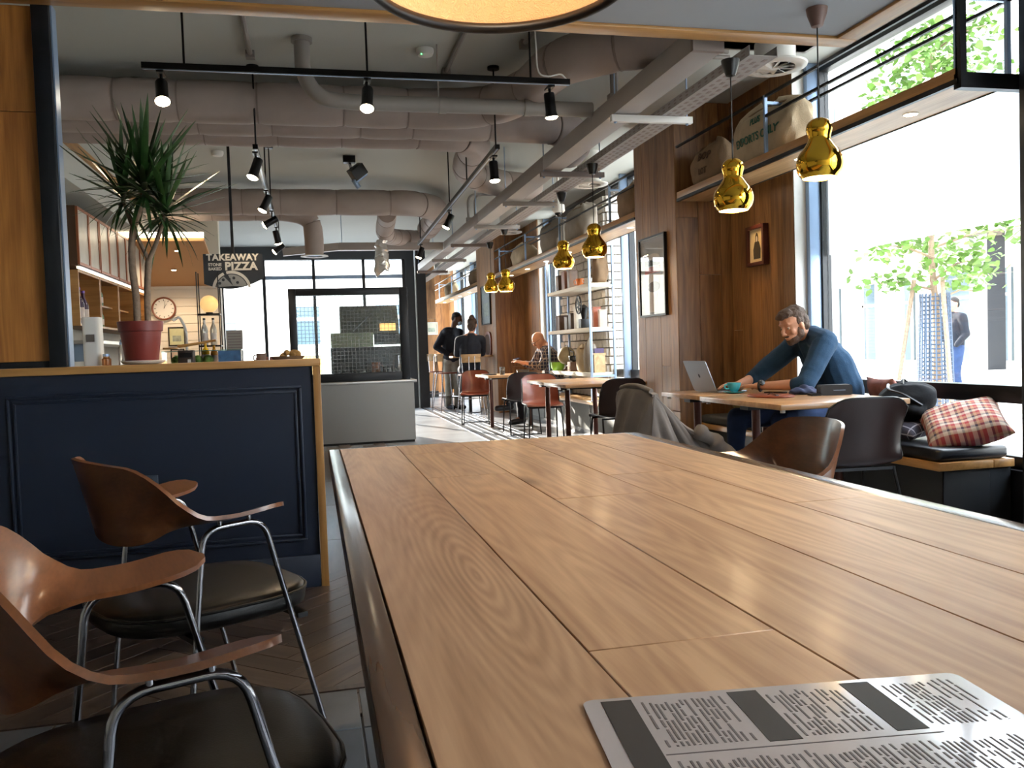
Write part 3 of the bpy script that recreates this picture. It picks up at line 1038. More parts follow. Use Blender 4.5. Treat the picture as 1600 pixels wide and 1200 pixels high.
def weave(name):
    m, t, b = new_mat(name)
    N, L = t.nodes.new, t.links.new
    tc = N('ShaderNodeTexCoord')
    sx = N('ShaderNodeSeparateXYZ'); L(tc.outputs['Object'], sx.inputs[0])
    def stripes(o, f, ph=0):
        a = N('ShaderNodeMath'); a.operation = 'MULTIPLY_ADD'; a.inputs[1].default_value = f; a.inputs[2].default_value = ph
        L(o, a.inputs[0])
        c = N('ShaderNodeMath'); c.operation = 'FRACT'; L(a.outputs[0], c.inputs[0])
        return c.outputs[0]
    s1, s2 = stripes(sx.outputs[0], 14), stripes(sx.outputs[1], 13)
    def ramp(src, stops):
        r = N('ShaderNodeValToRGB'); r.color_ramp.interpolation = 'CONSTANT'
        e = r.color_ramp.elements
        e[0].position, e[0].color = stops[0][0], srgb(stops[0][1])
        e[1].position, e[1].color = stops[1][0], srgb(stops[1][1])
        for p, c in stops[2:]:
            q = e.new(p); q.color = srgb(c)
        L(src, r.inputs['Fac']); return r.outputs['Color']
    a = ramp(s1, [(0, '#a23a3c'), (.28, '#c9b8ab'), (.62, '#3b3244'), (.8, '#b58a6a')])
    c = ramp(s2, [(0, '#b98e72'), (.3, '#a8474a'), (.55, '#d8cabb'), (.82, '#4a3d4c')])
    mx = N('ShaderNodeMix'); mx.data_type = 'RGBA'; mx.inputs[0].default_value = .5
    L(a, mx.inputs[6]); L(c, mx.inputs[7]); L(mx.outputs[2], b.inputs['Base Color'])
    b.inputs['Roughness'].default_value = .95
    return m
def plaid(name, base, line, f=9, wdt=.16):
    m, t, b = new_mat(name)
    N, L = t.nodes.new, t.links.new
    tc = N('ShaderNodeTexCoord')
    sx = N('ShaderNodeSeparateXYZ'); L(tc.outputs['Object'], sx.inputs[0])
    outs = []
    for k in range(3):
        a = N('ShaderNodeMath'); a.operation = 'MULTIPLY'; a.inputs[1].default_value = f; L(sx.outputs[k], a.inputs[0])
        c = N('ShaderNodeMath'); c.operation = 'FRACT'; L(a.outputs[0], c.inputs[0])
        l = N('ShaderNodeMath'); l.operation = 'LESS_THAN'; l.inputs[1].default_value = wdt; L(c.outputs[0], l.inputs[0])
        outs.append(l.outputs[0])
    mx1 = N('ShaderNodeMath'); mx1.operation = 'MAXIMUM'; L(outs[0], mx1.inputs[0]); L(outs[1], mx1.inputs[1])
    mx2 = N('ShaderNodeMath'); mx2.operation = 'MAXIMUM'; L(mx1.outputs[0], mx2.inputs[0]); L(outs[2], mx2.inputs[1])
    mix = N('ShaderNodeMix'); mix.data_type = 'RGBA'
    mix.inputs[6].default_value = srgb(base); mix.inputs[7].default_value = srgb(line)
    L(mx2.outputs[0], mix.inputs[0]); L(mix.outputs[2], b.inputs['Base Color'])
    b.inputs['Roughness'].default_value = .95
    return m
cushion('red and cream woven cushion on the window bench', (3.63, 4.20, .585), .44, .44, .15, weave('weave'), (math.radians(22), math.radians(-14), math.radians(-36)))
cushion('grey checked cushion beneath the backpack', (3.52, 4.58, .55), .36, .36, .10, plaid('grey_check', '#4b4854', '#a9a5b0', 14, .1), (math.radians(6), math.radians(-8), math.radians(20)))
cushion('faded red cushion behind the black box', (3.74, 5.0, .66), .36, .36, .10, mat('faded_red', '#8a5a50', .95, var=.2, vscale=20, bump=.2, bscale=120), (math.radians(70), 0, math.radians(80)))
cushion('mustard cushion on the bench under the laptop', (3.50, 6.60, .590), .34, .30, .11, mat('mustard', '#7d6a36', .95, var=.2, vscale=16), (math.radians(62), 0, math.radians(75)))

# backpack
mb = MB()
mb.ball((0, 0, .20), (.19, .21, .17)).ball((-.03, .05, .13), (.2, .2, .13)).ball((.02, -.06, .24), (.15, .15, .13)).ball((-.1, -.08, .1), (.12, .13, .1)).ball((-.15, 0, .17), (.07, .13, .10))
me = blob(mb, .014, 8, deform=lambda c: c + Vector((0, 0, 1))*.008*math.sin(c.x*40+c.y*22) + Vector((1, 0, 0))*.007*math.sin(c.z*45))
BK = mat('backpack', '#101216', .85, spec=.2, bump=.25, bscale=30, var=.2, vscale=12)
bp_ = thing('backpack', 'black backpack slumped on the window bench', 'backpack', (3.57, 4.60, .585), .3)
bp_.scale = (.82, .82, .62)
link('bag_body', me, BK, bp_)
MB().tube(catmull([(-.10, -.19, .16), (-.19, -.10, .27), (-.18, .02, .31), (-.08, .10, .35)], 6), .012, 6).build('strap', M['black'], bp_)
MB().tube(catmull([(-.17, .08, .10), (-.21, .02, .16), (-.2, -.08, .18)], 5), .006, 6).build('zip', M['black'], bp_)
MB().tube(catmull([(-.05, 0, .355), (0, .03, .40), (.06, .03, .36)], 5), .01, 6).build('grab_handle', M['black'], bp_)

# ------------------------------------------------------------------ things on the laptop tables
lp = thing('laptop', 'open silver laptop facing the man', 'laptop', (2.915, 5.785, .7405), math.radians(2))
AL = mat('laptop_alu', '#9fa1a5', .35, metal=.75)
MB().prism(rounded(.24, .345, .012), (0, 0, 0), (1, 0, 0), (0, 1, 0), (0, 0, .011)).build('base', AL, lp, bevel=.002)
MB().box(-.06, .05, -.13, .13, .0111, .0125).build('keyboard', M['black'], lp)
R = Matrix.Rotation(math.radians(-22), 3, 'Y')
lid = MB().prism([(x, y) for x, y in rounded(.345, .235, .010)], (-.120, 0, .013), (0, 1, 0), R @ Vector((0, 0, 1)), R @ Vector((-.006, 0, 0)))
lid.v = [tuple(Vector(q)+R @ Vector((0, 0, .1175))) for q in lid.v]
ld = lid.build('lid', AL, lp)
o0 = Vector((-.120, 0, .013)) + R @ Vector((-.0064, 0, .1175))
lg = MB()
lg.prism([(.013*math.cos(a)*(1-.12*math.exp(-((a-1.57)**2)*8)), .015*math.sin(a)) for a in [2*PI*k/20 for k in range(20)]], o0, (0, 1, 0), R @ Vector((0, 0, 1)), R @ Vector((-.0006, 0, 0)))
lg.prism([(.002, .018), (.007, .025), (.004, .019)], o0, (0, 1, 0), R @ Vector((0, 0, 1)), R @ Vector((-.0006, 0, 0)))
lg.build('logo', M['ink'], ld)
MB().box(-.124, -.116, -.16, .16, .010, .016).build('hinge', M['black'], lp)
o1 = Vector((-.120, 0, .013)) + R @ Vector((.0005, 0, .1175))
MB().prism(rounded(.325, .215, .004), o1, (0, 1, 0), R @ Vector((0, 0, 1)), R @ Vector((.0006, 0, 0))).build('screen', M['black'], ld)

TQ = mat('turquoise', '#3fa7b3', .25, coat=.4)
def cup(label, loc, m, r=.048, h=.062, liquid='#b98a62'):
    t = thing('cup', label, 'cup', loc)
    MB().lathe([(r*.45, 0), (r*.55, .004), (r*.85, h*.35), (r, h*.8), (r, h), (r*.93, h), (r*.92, h*.8), (r*.75, h*.3), (.001, h*.2)], seg=28).build('cup_body', m, t)
    MB().tube(arcpath([(-r*.9, 0, h*.85), (-r*1.55, 0, h*.8), (-r*1.5, 0, h*.35), (-r*.8, 0, h*.35)], .012), .005, 8).build('handle', m, t)
    MB().lathe([(.001, h*.86), (r*.93, h*.86), (r*.6, h*.93), (.001, h*.95)], seg=24).build('foam', mat('foam', liquid, .7) if 'foam' not in bpy.data.materials else bpy.data.materials['foam'], t)
    return t
cup('turquoise coffee cup with foam beside the laptop', (2.87, 5.49, .752), TQ)
tag(MB().lathe([(.03, 0), (.045, .002), (.078, .009), (.08, .011), (.076, .0125), (.04, .006), (.001, .006)], seg=32).build('saucer', TQ, None, loc=(2.87, 5.49, .7405)), 'turquoise saucer under the coffee cup', 'saucer')
tr = thing('serving_board', 'brown oval serving board with cutlery on the table', 'board', (2.86, 4.98, .7405))
MB().prism([(.13*math.cos(a), .19*math.sin(a)) for a in [2*PI*k/36 for k in range(36)]], (0, 0, 0), (1, 0, 0), (0, 1, 0), (0, 0, .012)).build('board', M['leather_brown'], tr, bevel=.003)
kf = thing('knife', 'steel knife resting on the serving board', 'knife', (2.86, 4.92, .7535), 1.2)
MB().obox((.05, 0, .002), (.10, .016, .003)).build('blade', M['chrome'], kf)
MB().obox((-.045, 0, .003), (.09, .013, .006)).build('handle', M['chrome'], kf, bevel=.002)
kf = thing('fork', 'steel fork resting on the serving board', 'fork', (2.89, 5.04, .7535), .9)
MB().obox((-.03, 0, .003), (.12, .009, .004)).build('handle', M['chrome'], kf, bevel=.001)
MB().obox((.045, 0, .003), (.03, .02, .003)).obox((.075, .008, .003), (.04, .003, .003)).obox((.075, 0, .003), (.04, .003, .003)).obox((.075, -.008, .003), (.04, .003, .003)).build('tines', M['chrome'], kf)
bx = thing('speaker_box', 'black rounded box on the table corner', 'box', (3.24, 4.86, .7405), math.radians(-14))
MB().prism(rounded(.20, .066, .014), (0, -.04, .033), (1, 0, 0), (0, 0, 1), (0, .08, 0)).build('case', mat('box_black', '#1e2126', .55), bx)
MB().box(-.02, .055, -.0425, -.0401, .030, .033).build('slot', M['alu'], bx)
MB().box(-.16, -.1, -.05, .04, 0, .013).build('lid_flap', M['black'], bx)
mb = MB().ball((0, 0, .012), (.10, .07, .025)).ball((.03, .02, .03), (.055, .05, .025)).ball((-.05, -.02, .02), (.06, .04, .02))
tag(link('cap', blob(mb, .006, 3, deform=lambda c: c+Vector((0, 0, .005*math.sin(c.x*90)))), mat('cap_blue', '#2b3350', .9, var=.2, vscale=25), None, (3.14, 5.06, .745)), 'crumpled navy cloth cap on the table by the black box', 'cap')
ps = thing('phone', 'dark smartphone lying flat beside the turquoise saucer', 'phone', (3.08, 5.30, .7405), .5)
MB().prism(rounded(.07, .145, .01), (0, 0, 0), (1, 0, 0), (0, 1, 0), (0, 0, .008)).build('body', M['black'], ps, bevel=.001)
MB().prism(rounded(.064, .138, .008), (0, 0, .0081), (1, 0, 0), (0, 1, 0), (0, 0, .0006)).build('screen', mat('phone_glass', '#1a2436', .08), ps)
# far table: glasses, tray
for i, (x, y, h, lb) in enumerate(((2.55, 11.55, .11, 'water glass on the far table, left of the dark bowl'),)):
    t = thing('tumbler', lb, 'glass', (x, y, .7505))
    MB().lathe([(.032, 0), (.038, h), (.0355, h), (.03, .008), (.001, .008)], seg=20).build('glass_wall', mat('tumbler', '#e8f2f2', .05, trans=.9, ior=1.3), t)
    MB().lathe([(.001, .009), (.0305, .009), (.033, h*.5), (.001, h*.5)], seg=20).build('water', mat('water', '#e8f4f6', .02, trans=1, ior=1.33), t)
bw = thing('bowl', 'dark glass bowl on the far table in front of the bald man', 'bowl', (2.86, 11.62, .7505))
MB().lathe([(.05, 0), (.085, .02), (.09, .062), (.085, .062), (.078, .022), (.001, .012)], seg=24).build('bowl_wall', mat('smoke_glass', '#6b6a66', .1, trans=.5), bw)
MB().lathe([(.001, .03), (.08, .03), (.06, .036), (.001, .038)], seg=20).build('contents', M['ink_brown'], bw)
ph = thing('notebook', 'dark notebook lying on the far table', 'notebook', (2.40, 11.75, .7505), .3)
MB().box(-.07, .07, -.1, .1, 0, .014).build('cover', M['black'], ph, bevel=.002)
MB().box(-.066, .072, -.096, .096, .002, .012).build('pages', M['paper'], ph)
# ------------------------------------------------------------------ lamps
def lamp_light(name, parent, loc, energy, kind='POINT', col=(1, .74, .46), size=.03, spot=None, d=None):
    l = bpy.data.lights.new(name, kind)
    l.energy = energy
    l.color = col
    l.shadow_soft_size = size
    if kind == 'SPOT':
        l.spot_size = spot
        l.spot_blend = .6
    o = bpy.data.objects.new(name, l)
    COL.objects.link(o)
    o.parent = parent
    o.location = loc
    if d is not None:
        o.rotation_euler = Vector(d).to_track_quat('-Z', 'Y').to_euler()
    return o

def pendant(label, x, y, zb, zrose, rosem='black'):
    t = thing('pendant_lamp', label, 'lamp', (x, y, zb), 0, 'gold gourd pendant lamps')
    prof = catmull([(.080, 0, 0), (.100, 0, .028), (.108, 0, .068), (.098, 0, .108), (.070, 0, .148), (.052, 0, .178), (.054, 0, .205), (.060, 0, .228), (.054, 0, .256), (.034, 0, .276), (.008, 0, .283)], 5)
    MB().lathe([(p.x, p.z) for p in prof], seg=36, cap=False).build('shade', M['gold'], t, ang=80)
    MB().lathe([(.078, .001), (.097, .03), (.104, .068), (.094, .106), (.066, .146), (.001, .160)], seg=30, cap=False).build('inner_shade', M['lamp_white'], t, ang=80)
    MB().tube([(.0795*math.cos(2*PI*k/36), .0795*math.sin(2*PI*k/36), .0005) for k in range(36)], .0022, 6, loop=True).build('rim', M['gold'], t)
    MB().ball((0, 0, .06), .03).build('bulb', M['bulb'], t)
    MB().cyl((0, 0, .28), (0, 0, zrose-zb-.01), .0035, seg=6).build('cord', M['cord'], t)
    h = .09
    MB().lathe([(.008, zrose-zb-h), (.026, zrose-zb-h+.006), (.045, zrose-zb-.03), (.05, zrose-zb-.0005), (.001, zrose-zb-.0005)], seg=20).build('ceiling_rose', M[rosem], t)
    lamp_light('lamp_glow', t, (0, 0, -.02), 6, size=.07)
    return t
M['rose_brown'] = mat('rose_brown', '#6b5047', .5)
pendant('gold gourd pendant lamp in front of the near window, nearest the camera', 2.39, 3.67, 1.865, 2.659, 'rose_brown')
pendant('gold gourd pendant lamp in front of the lettered sack, second nearest', 2.275, 4.31, 1.815, 2.625)
pendant('gold gourd pendant lamp before the steel shelf unit, the right one of its pair', 2.35, 6.89, 1.850, 2.625)
pendant('gold gourd pendant lamp before the steel shelf unit, the left one of its pair', 2.47, 8.20, 1.880, 2.625)
pendant('gold gourd pendant lamp before the sunlit pier, the right one of its pair', 2.42, 10.57, 1.830, 2.625)
pendant('gold gourd pendant lamp before the sunlit pier, the left one of its pair', 2.53, 11.99, 1.92, 2.625)

# big plaster dome over the long table
dm = thing('dome_lamp', 'large black rimmed dome pendant with a glowing cream inside', 'lamp', (.455, 1.95, 1.95))
pr = [(.306, .0), (.304, .05), (.285, .12), (.235, .19), (.16, .24), (.07, .27), (.03, .275)]
pr = [(p.x, p.z) for p in catmull([(a, 0, b) for a, b in pr], 4)]
MB().lathe(pr, seg=56, cap=False).build('outer_shell', M['black'], dm, ang=80)
PI_ = mat('dome_plaster', '#e3b98d', .75, bump=.0)
nt_ = PI_.node_tree
vz = nt_.nodes.new('ShaderNodeTexVoronoi'); vz.feature = 'DISTANCE_TO_EDGE'; vz.inputs['Scale'].default_value = 22
tcc = nt_.nodes.new('ShaderNodeTexCoord')
nz = nt_.nodes.new('ShaderNodeTexNoise'); nz.inputs['Scale'].default_value = 14
nt_.links.new(tcc.outputs['Object'], nz.inputs['Vector']); nt_.links.new(nz.outputs['Color'], vz.inputs['Vector'])
bpn = nt_.nodes.new('ShaderNodeBump'); bpn.inputs['Strength'].default_value = .5; bpn.inputs['Distance'].default_value = .01
nt_.links.new(vz.outputs['Distance'], bpn.inputs['Height']); nt_.links.new(bpn.outputs['Normal'], nt_.nodes['Principled BSDF'].inputs['Normal'])
MB().lathe([(r*.975, z+.0) for r, z in pr], seg=56, cap=False).build('inner_lining', PI_, dm, ang=80)
MB().tube([(.300*math.cos(2*PI*k/64), .300*math.sin(2*PI*k/64), -.002) for k in range(64)], .0135, 10, loop=True).build('rim', M['black'], dm)
MB().ball((0, 0, .20), .035).build('bulb', M['bulb'], dm)
MB().cyl((0, 0, .2), (0, 0, .709), .006, seg=8).build('cord', M['cord'], dm)
lamp_light('lamp_glow', dm, (0, 0, .10), 1.7, size=.05, col=(1, .84, .66))

# ------------------------------------------------------------------ spot tracks
def track(label, p0, p1, hang):
    p0, p1 = Vector(p0), Vector(p1)
    t = thing('light_track', label, 'light track', p0)
    MB().bar((0, 0, 0), p1-p0, .036, .034).build('rail', M['black_metal'], t)
    d = (p1-p0).normalized()
    MB().bar(Vector((0, 0, -.0175)), p1-p0+Vector((0, 0, -.0175)), .012, .004).build('conductor', M['alu'], t)
    for f in hang:
        q = (p1-p0)*f
        MB().cyl(q+Vector((0, 0, .017)), (q.x, q.y, 3.2-p0.z-.012), .0065, seg=8).build('hanger', M['black_metal'], t)
        MB().cyl((q.x, q.y, 3.2-p0.z-.02), (q.x, q.y, 3.2-p0.z-.0005), .045, seg=16).build('hanger_plate', M['black_metal'], t)
    return t
track('black spot track along the ceiling above the long table end', (-.86, 5.2, 2.755), (1.64, 5.2, 2.755), (.09, .5, .9))
track('black spot track running away above the bar', (-.33, 6.4, 2.60), (-.34, 11.5, 2.60), (.02, .3, .5, .95))
track('black spot track running away above the aisle', (1.40, 6.25, 2.60), (1.50, 11.9, 2.60), (.01, .25, .45, .95))

def spot(label, p, d, e=22, grp='black track spotlights'):
    t = thing('spotlight', label, 'spotlight', p, 0, grp)
    d = Vector(d).normalized()
    MB().box(-.02, .02, -.05, .05, -.03, -.018).build('adapter', M['black_metal'], t)
    MB().cyl((0, 0, -.03), (0, 0, -.09), .009, seg=8).build('stem', M['black_metal'], t)
    c = Vector((0, 0, -.115))
    x, y, _ = frame(d)
    R = Matrix((x, y, d)).transposed()
    b = MB().lathe([(.012, -.062), (.030, -.060), (.034, -.05), (.034, .055), (.040, .085)], c, seg=20, R=R).build('can', M['black_metal'], t)
    MB().lathe([(.001, .0862), (.038, .0862), (.040, .088), (.030, .098), (.001, .104)], c, seg=20, R=R).build('lens', M['bulb'], t)
    lamp_light('spot_light', t, c+d*.11, e, 'SPOT', spot=math.radians(75), d=d, size=.04)
    return t
spot('lit black spotlight at the left end of the front track', (-.76, 5.2, 2.74), (.1, -.55, -1), 30)
spot('lit black spotlight in the middle of the front track', (.385, 5.2, 2.74), (-.1, -.45, -1), 30)
spot('lit black spotlight at the right end of the front track', (1.51, 5.2, 2.74), (.12, .1, -1), 30)
for i, (yy, d, lb) in enumerate(((6.45, (-.35, -.2, -1), 'first'), (7.9, (-.5, -.1, -1), 'second'), (9.0, (-.9, .1, -.5), 'third'), (10.1, (.2, .2, -1), 'fourth'), (11.2, (-.8, 0, -.6), 'fifth'))):
    spot('black spotlight on the track above the bar, %s from the camera' % lb, (-.332, yy, 2.585), d, 18)
for i, (yy, d, lb) in enumerate(((6.42, (.05, -.05, -1), 'nearest on'), (8.9, (-.5, .1, -1), 'middle one of'), (11.7, (-.4, 0, -1), 'farthest on'))):
    spot('black spotlight %s the track above the aisle' % lb, (1.405+i*.05, yy, 2.585), d, 18)
# projector under the ceiling
pj = thing('projector_spot', 'black box projector lamp under the ceiling between the ducts', 'spotlight', (.47, 9.3, 3.199))
MB().box(-.08, .08, -.06, .06, -.09, 0).build('mount', M['black_metal'], pj, bevel=.004)
MB().cyl((.0, 0, -.08), (.02, -.02, -.16), .02, seg=10).build('joint', M['chrome'], pj)
R = Euler((math.radians(15), math.radians(-38), math.radians(12))).to_matrix()
MB().obox((.10, -.03, -.21), (.2, .16, .15), R).build('housing', M['black'], pj, bevel=.006)
MB().obox(Vector((.10, -.03, -.21))+R @ Vector((-.02, 0, -.085)), (.19, .15, .02), R).build('fins', M['alu'], pj)
MB().cyl(Vector((.10, -.03, -.21))+R @ Vector((-.11, -.02, -.05)), Vector((.10, -.03, -.21))+R @ Vector((-.11, -.02, -.17)), .035, seg=16).build('barrel', M['alu'], pj)

pj.scale = (.8, .8, .8)
# ------------------------------------------------------------------ ducts
def duct(label, pts, r, seg_len=.55, grp='insulated ceiling ducts', smooth=True, rnd=None):
    rnd = rnd or random.Random(len(label))
    t = thing('duct', label, 'duct', pts[0])
    P = catmull(pts, 14)
    # resample
    acc, path = 0, []
    last = P[0]
    path.append((0, P[0]))
    for p in P[1:]:
        acc += (p-last).length
        last = p
        path.append((acc, p))
    L = acc
    def at(s):
        for (a, p), (b, q) in zip(path, path[1:]):
            if a <= s <= b+1e-9:
                return p.lerp(q, (s-a)/(b-a) if b > a else 0)
        return path[-1][1]
    n = max(1, round(L/seg_len))
    cuts = [0]+[L*(i+rnd.uniform(-.18, .18))/n for i in range(1, n)]+[L]
    o0 = Vector(pts[0])
    for i, (a, b) in enumerate(zip(cuts, cuts[1:])):
        m = max(4, int((b-a)/.06))
        rr, pp = [], []
        for k in range(m+1):
            f = k/m
            puff = 1+.025*math.sin(PI*f)-.05*(1-min(1, min(f, 1-f)/.06))
            rr.append(r*puff)
            pp.append(at(a+(b-a)*f)-o0)
        MB().tube(pp, rr, 20).build('section', M['duct'], t, ang=70)
        if i:
            q = at(a)-o0
            q2 = at(min(L, a+.012))-o0
            MB().cyl(q, q2, r*.985, seg=20).build('band', M['duct_seam'], t)
    return t
zc = 2.965
duct('wrapped duct across the ceiling that bends up to the right, frontmost', [(-1.85, 6.62, zc), (0, 6.62, zc), (1.0, 6.62, zc), (1.42, 6.45, zc), (1.60, 6.0, zc), (1.68, 5.45, zc), (2.0, 5.10, zc), (2.45, 4.92, zc)], .148)
duct('wrapped duct across the ceiling with an elbow at the right, second from front', [(-1.85, 6.98, zc), (0, 6.98, zc), (1.5, 6.98, zc), (2.05, 7.05, zc), (2.38, 7.4, zc), (2.5, 8.0, zc)], .146)
duct('wrapped duct across the ceiling that turns back along the aisle, third from front', [(-1.85, 7.33, zc), (0, 7.33, zc), (1.05, 7.33, zc), (1.45, 7.55, zc), (1.55, 8.05, zc), (1.65, 8.8, zc), (2.0, 9.35, zc), (2.6, 9.7, zc)], .144)
duct('wrapped duct across the ceiling beyond the projector lamp', [(-1.86, 10.72, 2.955), (-1, 10.72, 2.955), (.9, 10.72, 2.955), (1.35, 10.8, 2.955), (1.65, 11.2, 2.955), (1.75, 12.0, 2.955), (1.78, 13.0, 2.955)], .155)
duct('thin wrapped duct behind the far cross duct with a drop outlet', [(-1.86, 11.08, 2.90), (-.8, 11.08, 2.90), (-.2, 11.08, 2.89), (.04, 11.08, 2.80), (.085, 11.08, 2.62), (.085, 11.08, 2.36)], .115, .4)
duct('short wrapped duct branching away towards the street window', [(1.0, 10.95, 2.86), (1.02, 11.3, 2.84), (1.05, 11.9, 2.76), (1.25, 12.7, 2.80), (1.8, 13.6, 2.90)], .12, .35)

dk = thing('duct_outlet', 'white ring outlet at the end of the vertical duct drop', 'vent', (.085, 11.08, 2.36))
MB().lathe([(.10, .0), (.165, -.004), (.172, -.016), (.15, -.02), (.10, -.014)], seg=32, cap=False).build('ring', M['white'], dk)
MB().cyl((0, 0, -.004), (0, 0, -.001), .10, seg=24).build('mesh_face', M['alu'], dk)
# crinkled foil hose hanging before the bright window
fo = []
for i in range(16):
    f = i/15
    fo.append((.99+.02*math.sin(i*1.7), 11.9, 2.68-.46*f))
tag(MB().tube(fo, [.06+.045*(i/15)+.012*(i % 2) for i in range(16)], 14).build('foil_hose', mat('foil', '#e8e8e6', .25, metal=.6, bump=.5, bscale=40)), 'crinkled silver foil hose hanging before the street window', 'hose')

pp = thing('waste_pipe', 'smooth grey pipe dropping from the ceiling and running right', 'pipe', (.02, 5.9, 2.79))
MB().tube(arcpath([(0, 0, .405), (0, 0, .16), (.10, 0, .02), (.30, 0, 0), (2.0, 0, 0)], .14, 8), .052, 18).build('pipe', M['pipe'], pp, ang=60)
for x in (.38, .9, 1.5):
    MB().cyl((x, 0, 0), (x+.05, 0, 0), .058, seg=18).build('collar', M['pipe'], pp)
MB().cyl((.9, 0, .05), (.9, 0, .409), .006, seg=6).build('hanger', M['tray'], pp)
MB().cyl((0, 0, .38), (0, 0, .409), .07, seg=18).build('collar', M['pipe'], pp)

# trunking and cable trays along the aisle
tk = thing('trunking', 'long grey cable trunking running along the aisle ceiling', 'trunking', (2.02, 4.25, 2.64))
y = 0
while y < 12:
    MB().box(0, .17, y, y+2.99, 0, .125).build('section', M['tray'], tk, bevel=.004)
    y += 3
MB().box(-.004, .174, -.03, .0, -.004, .13).build('end_cap', M['duct_seam'], tk)
ct = thing('cable_tray', 'perforated cable tray beside the grey trunking', 'cable tray', (2.36, 4.25, 2.635))
MB().box(0, .16, 0, 14.8, 0, .004).build('bed', M['tray'], ct)
MB().box(-.004, 0, 0, 14.8, 0, .055).build('flange', M['tray'], ct)
MB().box(.16, .164, 0, 14.8, 0, .055).build('flange', M['tray'], ct)
sl_ = MB()
for i in range(130):
    for k in range(3):
        yy = .05+i*.09+(.045 if k == 1 else 0)
        sl_.box(.025+k*.045, .045+k*.045, yy, yy+.045, -.0012, .0)
    for zz in (.018, .038):
        sl_.box(-.0052, -.004, .05+i*.09, .085+i*.09, zz-.004, zz+.006)
o = sl_.build('slots', M['duct_seam'], ct)
o['kind'] = 'stuff'
for i, (yy, m) in enumerate(((5.45, 'white'), (7.25, 'duct_seam'), (8.75, 'tray'), (10.4, 'tray'), (12.2, 'duct_seam'), (14.2, 'tray'), (16.2, 'duct_seam'))):
    lbs = ('white painted', 'brown grey, second nearest', 'grey, third nearest', 'grey, fourth nearest', 'grey, fifth nearest', 'grey, second farthest', 'grey, farthest')
    t = thing('strut_bracket', 'channel bracket carrying the trunking, %s' % lbs[i], 'bracket', (2.0, yy, 2.588), 0, 'channel brackets along the aisle ceiling')
    MB().box(0, .58, -.02, .02, 0, .045).build('channel', M[m], t, bevel=.003)
    for x in (.03, .545):
        MB().cyl((x, 0, -.012), (x, 0, .611), .005, seg=6).build('rod', M['alu'], t)
        MB().cyl((x, 0, -.008), (x, 0, -.0005), .011, seg=6).build('nut', M['alu'], t)
bt = thing('trunking_branch', 'grey trunking branch running along the street front', 'trunking', (.2, 12.9, 2.64))
MB().box(.25, 1.8, 0, .12, 0, .11).build('section', M['tray'], bt, bevel=.003)
MB().bar((.25, .06, .055), (-.55, .06, -.02), .1, .11).build('section', M['tray'], bt)
for x in (.3, 1.0):
    MB().cyl((x, .06, .11), (x, .06, .559), .005, seg=6).build('rod', M['alu'], bt)
# metal conduits
def conduit(label, pts, r=.014, n=1, dx=(.05, 0, 0)):
    t = thing('conduit', label, 'conduit', pts[0])
    for k in range(n):
        MB().tube([Vector(p)-Vector(pts[0])+Vector(dx)*k for p in arcpath(pts, .12)], r, 8).build('tube', M['pipe'], t)
    q = Vector(pts[-1])-Vector(pts[0])
    MB().box(q.x-.03, q.x+.03+dx[0]*(n-1), q.y-.03, q.y+.03, q.z-.03, q.z+.02).build('junction_box', M['pipe'], t)
    return t
conduit('pair of metal conduits bending down to the trunking', [(2.95, 5.62, 3.15), (2.08, 5.62, 3.15), (2.08, 5.62, 2.80)], .018, 2, (.07, .12, .0))
conduit('thin conduit on the ceiling left of the dome lamp', [(-.325, 4.2, 3.18), (-.325, 6.2, 3.18)], .018)
conduit('thin conduit on the ceiling behind the dome lamp rim', [(1.06, 4.3, 3.18), (1.06, 6.4, 3.18)], .018)
conduit('thin conduit on the ceiling right of the dome lamp', [(1.5, 4.3, 3.18), (1.5, 5.75, 3.18)], .018)
conduit('pair of metal conduits by the far spot track', [(2.6, 11.0, 3.12), (2.05, 11.0, 3.12), (2.05, 11.0, 2.80)], .017, 2, (.09, 0, 0))

# round white air diffusers
def diffuser(label, x, y, z, r=.2, nk=.16):
    t = thing('air_diffuser', label, 'vent', (x, y, z), 0, 'round white air diffusers')
    MB().lathe([(r*.62, .0), (r*.85, -.006), (r*.99, .004), (r, .016), (r*.8, .022), (r*.62, .02)], seg=36, cap=False).build('flange', M['white'], t, ang=50)
    MB().cyl((0, 0, .02), (0, 0, nk), r*.64, seg=28).build('neck', M['white'], t)
    for k in range(10):
        a = 2*PI*k/10
        R = Matrix.Rotation(a, 3, 'Z') @ Matrix.Rotation(.6, 3, 'X')
        MB().obox(R @ Vector((r*.36, 0, 0))+Vector((0, 0, .006)), (r*.5, .04, .003), R).build('blade', M['white'], t)
    MB().cyl((0, 0, -.004), (0, 0, .01), r*.14, seg=16).build('hub', M['white'], t)
    MB().cyl((0, 0, .0185), (0, 0, .0198), r*.62, seg=24).build('throat', M['dark_steel'], t)
    return t
diffuser('round white air diffuser above the near window bay', 2.98, 5.05, 2.85)
diffuser('round white air diffuser above the lettered shelf of the middle bay', 3.0, 8.9, 2.84, .2, .359)
diffuser('round white air diffuser above the sunlit pier', 2.95, 12.6, 2.84, .2, .359)
diffuser('round white air diffuser at the far end', 2.75, 18.2, 2.75, .2, .449)
pl = thing('plenum_box', 'grey ventilation box above the nearest air diffuser', 'vent', (2.98, 5.05, 3.011))
MB().box(-.42, .3, -.14, .14, 0, .185).build('box_body', M['tray'], pl, bevel=.004)
MB().box(-.44, .32, -.16, .16, 0, .02).build('flange', M['tray'], pl)
